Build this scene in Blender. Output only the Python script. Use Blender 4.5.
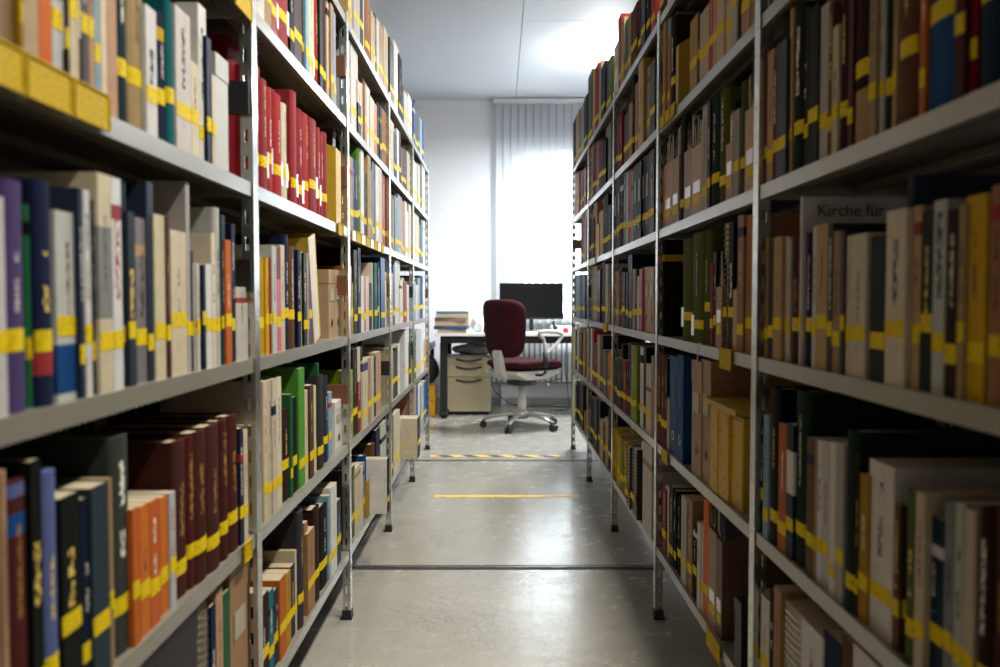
import bpy, bmesh, math, random
from mathutils import Vector, Matrix
rnd = random.Random(7)
for o in list(bpy.data.objects):
    bpy.data.objects.remove(o, do_unlink=True)
scene = bpy.context.scene
COL = scene.collection

# ------------------------------------------------------------------ camera, world, light, exposure
FPX, CH = 850.0, 0.986                       # focal length in pixels of a 1000 px wide frame, camera height
PITCH = math.radians(2.22); YAW = math.atan(2 / FPX)
cam_d = bpy.data.cameras.new('camera'); cam = bpy.data.objects.new('camera', cam_d); COL.objects.link(cam)
cam.location = (0, 0, CH)
cam.rotation_euler = (math.pi / 2 - PITCH, 0, -YAW)
cam_d.sensor_width = 36.0; cam_d.lens = FPX * 36 / 1000
cam_d.clip_start = 0.05
cam_d.dof.use_dof = True; cam_d.dof.focus_distance = 2.9; cam_d.dof.aperture_fstop = 3.6
scene.camera = cam
vs = scene.view_settings
vs.view_transform = 'Standard'; vs.look = 'None'; vs.gamma = 1; vs.use_curve_mapping = False
vs.exposure = 0.0

world = bpy.data.worlds.new('world'); scene.world = world; world.use_nodes = True
wb = world.node_tree.nodes['Background']; wb.inputs[0].default_value = (0.80, 0.90, 1.0, 1); wb.inputs[1].default_value = 16.0

def area(name, loc, sx, sy, rot, power, col):
    l = bpy.data.lights.new(name, 'AREA'); l.shape = 'RECTANGLE'; l.size = sx; l.size_y = sy; l.energy = power; l.color = col
    o = bpy.data.objects.new(name, l); COL.objects.link(o); o.location = loc; o.rotation_euler = rot
    return o
# daylight outside the two windows of the end wall, shining in through the blinds
area('daylight', (0.95, 8.75, 1.75), 1.7, 1.9, (-math.pi / 2, 0, 0), 185, (0.84, 0.92, 1.0))
# ceiling lamps above the right-hand shelves and an up-light by the window (their bodies are built further down)
LAMPS = [(-0.2, 0.57, 2.876 - 0.045, 40, 0), (1.9, 0.57, 2.876 - 0.045, 85, 0), (4.0, 0.57, 2.876 - 0.045, 46, 0), (6.45, 0.80, 2.58, 150, 16)]     # y, x, z, power down, power up
for ly, lx, lz, pd, pu in LAMPS:
    area('lamp_down', (lx, ly, lz - 0.035), 0.12, 1.4 if not pu else 0.6, (0, 0, 0), pd, (1.0, 0.94, 0.84) if not pu else (0.90, 0.95, 1.0))
    if pu: area('lamp_up', (lx, ly, lz + 0.035), 0.12, 0.6, (math.pi, 0, 0), pu, (0.94, 0.97, 1.0))

# ------------------------------------------------------------------ helpers
def lin(c):
    return tuple((v / 255 / 12.92) if v / 255 <= 0.04045 else ((v / 255 + 0.055) / 1.055) ** 2.4 for v in c)

class MB:
    """collects faces of one mesh"""
    def __init__(s):
        s.v = []; s.f = []; s.m = []; s.c = []; s.uv = []; s.ink = []; s.ttl = []; s.sm = []
    def face(s, pts, mi=0, col=(0.5, 0.5, 0.5, 0.5), uv=None, ink=(0, 0, 0), ttl=(0, 0, 0), smooth=False):
        b = len(s.v); s.v += [tuple(p) for p in pts]; s.f.append(tuple(range(b, b + len(pts))))
        s.m.append(mi); s.c.append(col); s.uv.append(uv); s.ink.append(ink); s.ttl.append(ttl); s.sm.append(smooth)
    def box(s, x0, x1, y0, y1, z0, z1, mi=0, col=(0.5, 0.5, 0.5, 0.5)):
        p = [(x0, y0, z0), (x1, y0, z0), (x1, y1, z0), (x0, y1, z0), (x0, y0, z1), (x1, y0, z1), (x1, y1, z1), (x0, y1, z1)]
        b = len(s.v); s.v += p
        for q in ((0, 3, 2, 1), (4, 5, 6, 7), (0, 1, 5, 4), (1, 2, 6, 5), (2, 3, 7, 6), (3, 0, 4, 7)):
            s.f.append(tuple(b + i for i in q)); s.m.append(mi); s.c.append(col); s.uv.append(None); s.ink.append((0, 0, 0)); s.ttl.append((0, 0, 0)); s.sm.append(False)
    def grid(s, rows, closed_u=False, closed_v=False, mi=0, col=(0.5, 0.5, 0.5, 0.5), smooth=True):
        b = len(s.v); nr = len(rows); nc = len(rows[0])
        for r in rows: s.v += [tuple(p) for p in r]
        for i in range(nr if closed_v else nr - 1):
            for j in range(nc if closed_u else nc - 1):
                i2 = (i + 1) % nr; j2 = (j + 1) % nc
                s.f.append((b + i * nc + j, b + i * nc + j2, b + i2 * nc + j2, b + i2 * nc + j))
                s.m.append(mi); s.c.append(col); s.uv.append(None); s.ink.append((0, 0, 0)); s.ttl.append((0, 0, 0)); s.sm.append(smooth)
    def ngon(s, idx, mi=0, col=(0.5, 0.5, 0.5, 0.5)):
        s.f.append(tuple(idx)); s.m.append(mi); s.c.append(col); s.uv.append(None); s.ink.append((0, 0, 0)); s.ttl.append((0, 0, 0)); s.sm.append(False)
    def tube(s, path, r, n=8, mi=0, caps=True, flat=1.0):
        path = [Vector(p) for p in path]; rings = []
        up = Vector((0, 0, 1))
        for i, p in enumerate(path):
            t = (path[min(i + 1, len(path) - 1)] - path[max(i - 1, 0)]).normalized()
            a = up if abs(t.dot(up)) < 0.95 else Vector((1, 0, 0))
            x = t.cross(a).normalized(); y = x.cross(t).normalized()
            rr = r[i] if isinstance(r, (list, tuple)) else r
            rings.append([p + x * rr * math.cos(2 * math.pi * k / n) + y * rr * flat * math.sin(2 * math.pi * k / n) for k in range(n)])
        b = len(s.v); s.grid(rings, closed_u=True, mi=mi)
        if caps:
            s.ngon([b + k for k in range(n)][::-1], mi); s.ngon([b + (len(rings) - 1) * n + k for k in range(n)], mi)
    def lathe(s, prof, n=16, mi=0, c=(0, 0)):
        rows = [[(c[0] + r * math.cos(2 * math.pi * k / n), c[1] + r * math.sin(2 * math.pi * k / n), z) for k in range(n)] for r, z in prof]
        b = len(s.v); s.grid(rows, closed_u=True, mi=mi)
        s.ngon([b + k for k in range(n)][::-1], mi); s.ngon([b + (len(rows) - 1) * n + k for k in range(n)], mi)
    def prism(s, poly, axis, a0, a1, mi=0, col=(0.5, 0.5, 0.5, 0.5)):
        """extrude a 2D polygon along an axis (0 x, 1 y, 2 z); poly is given in the other two axes in order"""
        def P(q, a):
            l = list(q); l.insert(axis, a); return tuple(l)
        b = len(s.v); n = len(poly); s.v += [P(q, a0) for q in poly] + [P(q, a1) for q in poly]
        s.ngon(list(range(b, b + n))[::-1], mi, col); s.ngon(list(range(b + n, b + 2 * n)), mi, col)
        for i in range(n):
            j = (i + 1) % n; s.ngon((b + i, b + j, b + n + j, b + n + i), mi, col)
    def add(s, o, M):
        b = len(s.v); s.v += [tuple(M @ Vector(p)) for p in o.v]
        s.f += [tuple(b + i for i in f) for f in o.f]
        s.m += o.m; s.c += o.c; s.uv += o.uv; s.ink += o.ink; s.ttl += o.ttl; s.sm += o.sm
    def mesh(s, name, mats, attrs=False, fix=True):
        me = bpy.data.meshes.new(name); me.from_pydata(s.v, [], s.f)
        for m in (mats if isinstance(mats, (list, tuple)) else [mats]): me.materials.append(m)
        me.polygons.foreach_set('material_index', s.m); me.polygons.foreach_set('use_smooth', s.sm)
        if attrs:
            n = len(me.loops); col = []; uv = []; ink = []
            for f, c, u, k in zip(s.f, s.c, s.uv, s.ink):
                for i in range(len(f)):
                    col += c; ink += (*k, 1); uv += (u[i] if u else (0.0, -1.0))
            a = me.attributes.new('Col', 'FLOAT_COLOR', 'CORNER'); a.data.foreach_set('color', col)
            a = me.attributes.new('ink', 'FLOAT_COLOR', 'CORNER'); a.data.foreach_set('color', ink)
            a = me.attributes.new('suv', 'FLOAT2', 'CORNER'); a.data.foreach_set('vector', uv)
            a = me.attributes.new('ttl', 'FLOAT_VECTOR', 'FACE'); a.data.foreach_set('vector', [x for t in s.ttl for x in t])
        elif fix:
            bm = bmesh.new(); bm.from_mesh(me); bmesh.ops.recalc_face_normals(bm, faces=bm.faces); bm.to_mesh(me); bm.free()
        me.update(); return me

def link(name, me, parent=None, loc=(0, 0, 0), rz=0.0):
    o = bpy.data.objects.new(name, me); COL.objects.link(o); o.location = loc; o.rotation_euler = (0, 0, rz)
    if parent: o.parent = parent
    return o
def tag(o, label, cat, group=None):
    o['label'] = label; o['category'] = cat
    if group: o['group'] = group
    return o
def part(name, mb, mat, parent, loc=(0, 0, 0), bevel=0.0, **k):
    o = link(name, mb.mesh(name, mat, **k), parent, loc)
    if bevel:
        m = o.modifiers.new('bevel', 'BEVEL'); m.width = bevel; m.segments = 2; m.limit_method = 'ANGLE'
    return o
def struct(name, mb, mat, parent=None):
    o = link(name, mb.mesh(name, mat), parent)
    if not parent: o['kind'] = 'structure'
    return o

# ------------------------------------------------------------------ materials
def newmat(name):
    m = bpy.data.materials.new(name); m.use_nodes = True
    return m, m.node_tree, m.node_tree.nodes['Principled BSDF']
def simple(name, rgb, rough=0.5, metal=0.0, var=0.06, scale=30, bump=0.0, bscale=200, **kw):
    m, nt, b = newmat(name); N = nt.nodes; L = nt.links
    tc = N.new('ShaderNodeTexCoord'); nz = N.new('ShaderNodeTexNoise'); nz.inputs['Scale'].default_value = scale; nz.inputs['Detail'].default_value = 4
    L.new(tc.outputs['Object'], nz.inputs['Vector'])
    rp = N.new('ShaderNodeValToRGB'); c = lin(rgb)
    rp.color_ramp.elements[0].position = 0.3; rp.color_ramp.elements[1].position = 0.7
    rp.color_ramp.elements[0].color = (*[v * (1 - var) for v in c], 1); rp.color_ramp.elements[1].color = (*[min(1, v * (1 + var)) for v in c], 1)
    L.new(nz.outputs['Fac'], rp.inputs['Fac']); L.new(rp.outputs['Color'], b.inputs['Base Color'])
    b.inputs['Roughness'].default_value = rough; b.inputs['Metallic'].default_value = metal
    for k, v in kw.items(): b.inputs[k.replace('_', ' ')].default_value = v
    if bump:
        n2 = N.new('ShaderNodeTexNoise'); n2.inputs['Scale'].default_value = bscale; n2.inputs['Detail'].default_value = 3
        L.new(tc.outputs['Object'], n2.inputs['Vector'])
        bp = N.new('ShaderNodeBump'); bp.inputs['Strength'].default_value = bump; bp.inputs['Distance'].default_value = 0.002
        L.new(n2.outputs['Fac'], bp.inputs['Height']); L.new(bp.outputs['Normal'], b.inputs['Normal'])
    return m
def math_node(nt, op, a, b=None, c=None):
    n = nt.nodes.new('ShaderNodeMath'); n.operation = op
    for i, v in enumerate((a, b, c)):
        if v is None: continue
        if isinstance(v, (int, float)): n.inputs[i].default_value = v
        else: nt.links.new(v, n.inputs[i])
    return n.outputs[0]

def cover_mat():
    """book covers: colour of the cover from the mesh, lettering on the spine from cells of a white noise"""
    m, nt, b = newmat('book_cover'); N = nt.nodes; L = nt.links
    def attr(n):
        a = N.new('ShaderNodeAttribute'); a.attribute_name = n; return a
    col, ink, suv, ttl = attr('Col'), attr('ink'), attr('suv'), attr('ttl')
    s1 = N.new('ShaderNodeSeparateXYZ'); L.new(suv.outputs['Vector'], s1.inputs[0]); u, v = s1.outputs[0], s1.outputs[1]
    s2 = N.new('ShaderNodeSeparateXYZ'); L.new(ttl.outputs['Vector'], s2.inputs[0]); v0, v1, hw = s2.outputs
    M = lambda *a: math_node(nt, *a)
    inside = M('MULTIPLY', M('MULTIPLY', M('GREATER_THAN', v, v0), M('LESS_THAN', v, v1)), M('LESS_THAN', M('ABSOLUTE', u), hw))
    step = M('MAXIMUM', M('MULTIPLY', hw, 0.9), 0.0012)
    cv = M('FLOOR', M('DIVIDE', v, step)); cu = M('FLOOR', M('DIVIDE', u, M('MULTIPLY', hw, 0.5)))
    cb = N.new('ShaderNodeCombineXYZ'); L.new(cv, cb.inputs[0]); L.new(cu, cb.inputs[1]); L.new(M('MULTIPLY', v1, 977), cb.inputs[2])
    wn = N.new('ShaderNodeTexWhiteNoise'); L.new(cb.outputs[0], wn.inputs['Vector'])
    cw = N.new('ShaderNodeCombineXYZ'); L.new(M('FLOOR', M('DIVIDE', v, M('MULTIPLY', step, 5.3))), cw.inputs[0]); L.new(M('MULTIPLY', v1, 571), cw.inputs[1])
    wn2 = N.new('ShaderNodeTexWhiteNoise'); L.new(cw.outputs[0], wn2.inputs['Vector'])
    letters = M('MULTIPLY', M('GREATER_THAN', wn.outputs['Value'], 0.42), M('GREATER_THAN', wn2.outputs['Value'], 0.12))
    fac = M('MULTIPLY', M('MULTIPLY', inside, letters), 0.9)
    tc = N.new('ShaderNodeTexCoord'); nz = N.new('ShaderNodeTexNoise'); nz.inputs['Scale'].default_value = 35; nz.inputs['Detail'].default_value = 5
    L.new(tc.outputs['Object'], nz.inputs['Vector'])
    mr = N.new('ShaderNodeMapRange'); mr.inputs['From Min'].default_value = 0.25; mr.inputs['From Max'].default_value = 0.75; mr.inputs['To Min'].default_value = 0.50; mr.inputs['To Max'].default_value = 0.64
    L.new(nz.outputs['Fac'], mr.inputs['Value'])
    vm = N.new('ShaderNodeVectorMath'); vm.operation = 'SCALE'; L.new(col.outputs['Color'], vm.inputs[0]); L.new(mr.outputs[0], vm.inputs['Scale'])
    mx = N.new('ShaderNodeMix'); mx.data_type = 'RGBA'; L.new(fac, mx.inputs['Factor']); L.new(vm.outputs[0], mx.inputs['A']); L.new(ink.outputs['Color'], mx.inputs['B'])
    L.new(mx.outputs['Result'], b.inputs['Base Color'])
    L.new(col.outputs['Alpha'], b.inputs['Roughness']); b.inputs['Specular IOR Level'].default_value = 0.08
    n2 = N.new('ShaderNodeTexNoise'); n2.inputs['Scale'].default_value = 600; L.new(tc.outputs['Object'], n2.inputs['Vector'])
    bp = N.new('ShaderNodeBump'); bp.inputs['Strength'].default_value = 0.12; bp.inputs['Distance'].default_value = 0.001
    L.new(n2.outputs['Fac'], bp.inputs['Height']); L.new(bp.outputs['Normal'], b.inputs['Normal'])
    return m
def pages_mat():
    m, nt, b = newmat('paper_pages'); N = nt.nodes; L = nt.links
    tc = N.new('ShaderNodeTexCoord'); w = N.new('ShaderNodeTexWave'); w.wave_type = 'BANDS'; w.bands_direction = 'X'
    w.inputs['Scale'].default_value = 260; w.inputs['Distortion'].default_value = 1.5
    L.new(tc.outputs['Object'], w.inputs['Vector'])
    rp = N.new('ShaderNodeValToRGB'); rp.color_ramp.elements[0].color = (*lin((150, 136, 108)), 1); rp.color_ramp.elements[1].color = (*lin((186, 174, 148)), 1)
    L.new(w.outputs['Fac'], rp.inputs['Fac']); L.new(rp.outputs['Color'], b.inputs['Base Color']); b.inputs['Roughness'].default_value = 0.8
    return m
def band_mat(name='yellow_label', rgb=(212, 184, 14)):
    """yellow shelf-mark tape with small dark print"""
    m, nt, b = newmat(name); N = nt.nodes; L = nt.links
    tc = N.new('ShaderNodeTexCoord'); mp = N.new('ShaderNodeMapping'); mp.inputs['Scale'].default_value = (330, 330, 330)
    L.new(tc.outputs['Object'], mp.inputs[0])
    nz = N.new('ShaderNodeTexNoise'); nz.inputs['Scale'].default_value = 1.0; nz.inputs['Detail'].default_value = 1; L.new(mp.outputs[0], nz.inputs['Vector'])
    rp = N.new('ShaderNodeValToRGB'); rp.color_ramp.elements[0].position = 0.34; rp.color_ramp.elements[1].position = 0.40
    rp.color_ramp.elements[0].color = (*lin((112, 96, 30)), 1); rp.color_ramp.elements[1].color = (*lin(rgb), 1)
    L.new(nz.outputs['Fac'], rp.inputs['Fac']); L.new(rp.outputs['Color'], b.inputs['Base Color']); b.inputs['Roughness'].default_value = 0.65; b.inputs['Specular IOR Level'].default_value = 0.12
    return m
M_COVER, M_PAGES, M_BAND = cover_mat(), pages_mat(), band_mat()
M_GLARE_PAPER = simple('clear_label_film', (232, 232, 236), 0.12, 0, 0.02)  # white for the painted glare streaks on spines, also for files' paper labels
M_STEEL = simple('painted_shelf_steel', (132, 129, 117), 0.34, 0.2, 0.05, 8, Coat_Weight=0.4, Coat_Roughness=0.2)
M_UNDER = simple('shelf_underside_shade', (86, 78, 64), 0.5, 0.2, 0.12, 12)  # down-facing steel in a darker tone, shade under the shelf put into the colour
M_POST = simple('galvanised_post', (196, 196, 190), 0.27, 0.95, 0.10, 18)
M_BLACKP = simple('black_plastic', (22, 22, 23), 0.45)
M_BARWOOD = simple('brown_wood_bar', (104, 64, 38), 0.5, 0, 0.2, 14)
M_BARBLACK = simple('black_bar', (24, 23, 22), 0.5)
M_WALL = simple('white_wall_paint', (226, 226, 228), 0.85, 0, 0.01, 3, 0.15, 150)
M_CEIL = simple('ceiling_paint', (176, 178, 182), 0.6, 0, 0.015, 2)

def floor_mat():
    m, nt, b = newmat('worn_painted_floor'); N = nt.nodes; L = nt.links
    tc = N.new('ShaderNodeTexCoord')
    def noise(sc, det=6, rough=0.6, vec=None):
        n = N.new('ShaderNodeTexNoise'); n.inputs['Scale'].default_value = sc; n.inputs['Detail'].default_value = det; n.inputs['Roughness'].default_value = rough
        L.new(vec or tc.outputs['Object'], n.inputs['Vector']); return n.outputs['Fac']
    big = noise(1.7, 5); fine = noise(9, 8, 0.7); tiny = noise(75, 3, 0.6)
    rp = N.new('ShaderNodeValToRGB'); e = rp.color_ramp.elements
    e[0].position = 0.30; e[0].color = (*lin((138, 135, 126)), 1); e[1].position = 0.65; e[1].color = (*lin((156, 153, 143)), 1)
    L.new(math_node(nt, 'ADD', math_node(nt, 'MULTIPLY', big, 0.55), math_node(nt, 'MULTIPLY', fine, 0.45)), rp.inputs['Fac'])
    # scuffs: dark specks inside patches where the paint is worn
    patch = N.new('ShaderNodeMapRange'); patch.inputs['From Min'].default_value = 0.45; patch.inputs['From Max'].default_value = 0.65; L.new(noise(2.6, 3), patch.inputs['Value'])
    speck = N.new('ShaderNodeMapRange'); speck.inputs['From Min'].default_value = 0.55; speck.inputs['From Max'].default_value = 0.63; L.new(tiny, speck.inputs['Value'])
    f = math_node(nt, 'MULTIPLY', math_node(nt, 'MULTIPLY', patch.outputs[0], speck.outputs[0]), 0.75)
    mx = N.new('ShaderNodeMix'); mx.data_type = 'RGBA'; L.new(f, mx.inputs['Factor']); L.new(rp.outputs['Color'], mx.inputs['A']); mx.inputs['B'].default_value = (*lin((62, 60, 54)), 1)
    L.new(mx.outputs['Result'], b.inputs['Base Color'])
    rr = N.new('ShaderNodeMapRange'); rr.inputs['From Min'].default_value = 0.3; rr.inputs['From Max'].default_value = 0.7; rr.inputs['To Min'].default_value = 0.19; rr.inputs['To Max'].default_value = 0.30
    L.new(fine, rr.inputs['Value']); L.new(math_node(nt, 'ADD', rr.outputs[0], math_node(nt, 'MULTIPLY', f, 0.08)), b.inputs['Roughness'])
    bp = N.new('ShaderNodeBump'); bp.inputs['Strength'].default_value = 0.16; bp.inputs['Distance'].default_value = 0.004
    L.new(math_node(nt, 'ADD', noise(26, 2, 0.5), math_node(nt, 'MULTIPLY', f, -0.5)), bp.inputs['Height']); L.new(bp.outputs['Normal'], b.inputs['Normal'])
    return m
M_FLOOR = floor_mat()

# ------------------------------------------------------------------ the room
RX0, RX1, RY0, RY1, RZ = -2.6, 2.9, -3.6, 8.1, 2.88
def sbox(name, b, mat, parent=None):
    m = MB(); m.box(*b); return struct(name, m, mat, parent)
floor = sbox('floor', (RX0 - 0.2, RX1 + 0.2, RY0 - 0.2, RY1 + 0.2, -0.12, 0.0), M_FLOOR)
sbox('wall_left', (RX0 - 0.2, RX0, RY0, RY1, 0, RZ + 0.1), M_WALL)
sbox('wall_right', (RX1, RX1 + 0.2, RY0, RY1, 0, RZ + 0.1), M_WALL)
sbox('wall_front', (RX0 - 0.2, RX1 + 0.2, RY0 - 0.2, RY0, 0, RZ + 0.1), M_WALL)
WX0, WX1, WZ0, WZ1 = 0.18, 1.72, 0.80, 2.34                     # window opening in the end wall
wm = MB()
for b in ((RX0 - 0.2, WX0, 0, RZ + 0.1), (WX1, RX1 + 0.2, 0, RZ + 0.1), (WX0, WX1, 0, WZ0), (WX0, WX1, WZ1, RZ + 0.1)):
    wm.box(b[0], b[1], RY1, RY1 + 0.28, b[2], b[3])
struct('wall_back', wm, M_WALL)
ceil = sbox('ceiling', (RX0 - 0.2, RX1 + 0.2, RY0 - 0.2, RY1 + 0.2, RZ + 0.004, RZ + 0.16), simple('ceiling_joint', (120, 120, 122), 0.9))
JX, JY = 0.165, 5.82
for b in ((RX0, JX - 0.003, RY0, RY1), (JX + 0.003, RX1, RY0, JY - 2.0), (JX + 0.003, RX1, JY - 1.995, JY - 0.003), (JX + 0.003, RX1, JY + 0.003, RY1)):
    m = MB(); m.box(b[0], b[1], b[2], b[3], RZ - 0.004, RZ + 0.004); part('ceiling_panel', m, M_CEIL, ceil)

# window frame, panes
M_FRAME = simple('white_window_frame', (228, 230, 232), 0.4)
def glass_mat():
    m = bpy.data.materials.new('window_glass'); m.use_nodes = True; nt = m.node_tree; N = nt.nodes; L = nt.links
    N.remove(N['Principled BSDF']); t = N.new('ShaderNodeBsdfTransparent'); g = N.new('ShaderNodeBsdfGlossy'); mx = N.new('ShaderNodeMixShader')
    t.inputs['Color'].default_value = (0.94, 0.96, 0.95, 1); g.inputs['Roughness'].default_value = 0.02; mx.inputs['Fac'].default_value = 0.06
    L.new(t.outputs[0], mx.inputs[1]); L.new(g.outputs[0], mx.inputs[2]); L.new(mx.outputs[0], N['Material Output'].inputs['Surface'])
    return m
M_GLASS = glass_mat()
win = bpy.data.objects.new('window_1', None); COL.objects.link(win); win.location = ((WX0 + WX1) / 2, RY1 + 0.16, WZ0); win['kind'] = 'structure'
wmid = (WX0 + WX1) / 2
def wbox(name, b, mat):
    m = MB(); m.box(b[0] - wmid, b[1] - wmid, b[2], b[3], b[4] - WZ0, b[5] - WZ0); return part(name, m, mat, win)
for xa, xb in ((WX0, WX0 + 0.06), (wmid - 0.05, wmid + 0.05), (WX1 - 0.06, WX1)): wbox('frame_stile', (xa, xb, -0.03, 0.03, WZ0, WZ1), M_FRAME)
for za, zb in ((WZ0, WZ0 + 0.06), (1.72, 1.77), (WZ1 - 0.06, WZ1)):
    for xa, xb in ((WX0 + 0.06, wmid - 0.05), (wmid + 0.05, WX1 - 0.06)): wbox('frame_rail', (xa, xb, -0.03, 0.03, za, zb), M_FRAME)
for xa, xb in ((WX0 + 0.06, wmid - 0.05), (wmid + 0.05, WX1 - 0.06)):
    for za, zb in ((WZ0 + 0.06, 1.72), (1.77, WZ1 - 0.06)): wbox('pane', (xa, xb, -0.003, 0.003, za, zb), M_GLASS)
wbox('window_sill', (WX0 - 0.05, WX1 + 0.05, -0.22, -0.05, WZ0 - 0.03, WZ0), M_FRAME)

# vertical blind: rail and slats
def slat_mat():
    m = bpy.data.materials.new('blind_fabric'); m.use_nodes = True; nt = m.node_tree; N = nt.nodes; L = nt.links
    N.remove(N['Principled BSDF']); d = N.new('ShaderNodeBsdfDiffuse'); t = N.new('ShaderNodeBsdfTranslucent'); mx = N.new('ShaderNodeMixShader')
    tc = N.new('ShaderNodeTexCoord'); w = N.new('ShaderNodeTexNoise'); w.inputs['Scale'].default_value = 300; L.new(tc.outputs['Object'], w.inputs['Vector'])
    rp = N.new('ShaderNodeValToRGB'); rp.color_ramp.elements[0].color = (0.80, 0.81, 0.83, 1); rp.color_ramp.elements[1].color = (0.88, 0.89, 0.90, 1)
    L.new(w.outputs['Fac'], rp.inputs['Fac']); L.new(rp.outputs['Color'], d.inputs['Color']); L.new(rp.outputs['Color'], t.inputs['Color'])
    mx.inputs['Fac'].default_value = 0.35; L.new(d.outputs[0], mx.inputs[1]); L.new(t.outputs[0], mx.inputs[2]); L.new(mx.outputs[0], N['Material Output'].inputs['Surface'])
    return m
M_SLAT = slat_mat()
BX0, BX1 = -0.04, 1.95
blind = bpy.data.objects.new('vertical_blind', None); COL.objects.link(blind); blind.location = (BX0, RY1 - 0.09, 0)
tag(blind, 'white vertical blind with hanging fabric slats drawn across the window', 'blind')
m = MB(); m.box(0, BX1 - BX0, -0.025, 0.025, RZ - 0.05, RZ - 0.012); part('rail', m, simple('blind_rail', (205, 207, 210), 0.4), blind)
sp = 0.0715; n = int((BX1 - BX0) / sp)
m = MB()
ca, sa = math.cos(math.radians(20)), math.sin(math.radians(20))
hw = 0.0305
rows = []
for k in range(7):
    t = -hw + 2 * hw * k / 6; bow = 0.004 * (1 - (t / hw) ** 2)
    x, y = t * ca - bow * sa, t * sa + bow * ca
    rows.append([(x, y, 0.62), (x, y, RZ - 0.055)])
m.grid(rows)
slat_me = m.mesh('slat', M_SLAT)
for k in range(n):
    o = link('slat', slat_me, blind, (0.05 + k * sp, 0, 0))
    md = o.modifiers.new('thick', 'SOLIDIFY'); md.thickness = 0.0006
# radiator below the window
M_RAD = simple('radiator_enamel', (232, 235, 238), 0.35)
rad = bpy.data.objects.new('radiator', None); COL.objects.link(rad); rad.location = (0.55, RY1 - 0.07, 0.0)
tag(rad, 'white finned panel radiator on the end wall beneath the window', 'radiator')
m = MB(); m.box(-0.72, 0.72, -0.02, 0.05, 0.20, 0.62); part('panel', m, simple('radiator_recess_shade', (140, 144, 150), 0.5), rad)  # panel greyer than the fins, shade of the slots put into its colour
m = MB(); m.box(-0.016, 0.016, -0.014, 0.012, 0.22, 0.61); fin_me = m.mesh('fin', M_RAD)
for k in range(28): link('fin', fin_me, rad, (-0.69 + k * 0.051, -0.030, 0))
m = MB(); m.box(-0.73, 0.73, -0.035, 0.06, 0.62, 0.635); part('top_grille', m, M_RAD, rad)
m = MB(); m.tube([(-0.7, -0.0, 0.28), (-0.76, 0, 0.28), (-0.76, 0, 0.0)], 0.009); part('pipe', m, M_RAD, rad)
for x in (-0.5, 0.5):
    m = MB(); m.box(x - 0.02, x + 0.02, 0.0, 0.068, 0.0, 0.22); part('bracket', m, M_RAD, rad)
m = MB(); m.box(RX0, RX1, RY1 - 0.018, RY1, 0, 0.06); struct('baseboard_back', m, simple('baseboard_paint', (172, 174, 176), 0.5))

# floor joints and marking tapes
def strip(name, x0, x1, y0, y1, mat, label=None, z=0.0015):
    m = MB(); m.box(x0, x1, y0, y1, 0.0, z); o = link(name, m.mesh(name, mat)); return o
M_JOINT = simple('floor_joint_metal', (96, 94, 88), 0.35, 0.6, 0.25, 40)
M_JDARK = simple('floor_joint_dark', (40, 38, 36), 0.7, 0, 0.3, 60)
tr = bpy.data.objects.new('trim_1', None); COL.objects.link(tr); tr['kind'] = 'structure'; tr.location = (0, 3.11, 0)
for a, b_, mt, z in ((-0.030, -0.012, M_JDARK, 0.001), (-0.012, 0.006, M_JOINT, 0.003), (0.006, 0.022, M_JDARK, 0.001)):
    m = MB(); m.box(RX0, RX1, a, b_, 0.0, z); part('joint_strip', m, mt, tr)
o = strip('trim_2', RX0, RX1, 5.19, 5.23, M_JDARK, z=0.001); o['kind'] = 'structure'
def tape_mat(name, hazard):
    m, nt, b = newmat(name); N = nt.nodes; L = nt.links; tc = N.new('ShaderNodeTexCoord')
    s = N.new('ShaderNodeSeparateXYZ'); L.new(tc.outputs['Object'], s.inputs[0])
    nz = N.new('ShaderNodeTexNoise'); nz.inputs['Scale'].default_value = 25; nz.inputs['Detail'].default_value = 6; L.new(tc.outputs['Object'], nz.inputs['Vector'])
    rp = N.new('ShaderNodeValToRGB'); rp.color_ramp.elements[0].position = 0.36; rp.color_ramp.elements[1].position = 0.44
    rp.color_ramp.elements[0].color = (*lin((150, 140, 100)), 1); rp.color_ramp.elements[1].color = (*lin((236, 190, 40)), 1); L.new(nz.outputs['Fac'], rp.inputs['Fac'])
    out = rp.outputs['Color']
    if hazard:
        fr = math_node(nt, 'GREATER_THAN', math_node(nt, 'FRACT', math_node(nt, 'DIVIDE', math_node(nt, 'ADD', s.outputs[0], s.outputs[1]), 0.16)), 0.5)
        mx = N.new('ShaderNodeMix'); mx.data_type = 'RGBA'; L.new(fr, mx.inputs['Factor']); L.new(out, mx.inputs['A']); mx.inputs['B'].default_value = (0.02, 0.02, 0.02, 1); out = mx.outputs['Result']
    L.new(out, b.inputs['Base Color']); b.inputs['Roughness'].default_value = 0.45
    return m
m = MB(); m.box(-0.365, 0.365, -0.022, 0.022, 0, 0.0012)
tag(link('floor_tape', m.mesh('floor_tape', tape_mat('yellow_tape', False)), None, (0.045, 4.25, 0)), 'worn plain yellow tape stuck across the floor of the aisle', 'tape')
m = MB(); m.box(-0.45, 0.45, -0.028, 0.028, 0, 0.0012)
tag(link('hazard_tape', m.mesh('hazard_tape', tape_mat('hazard_tape', True)), None, (0.02, 5.36, 0)), 'black and yellow striped hazard tape across the far end of the aisle', 'tape')
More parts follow.
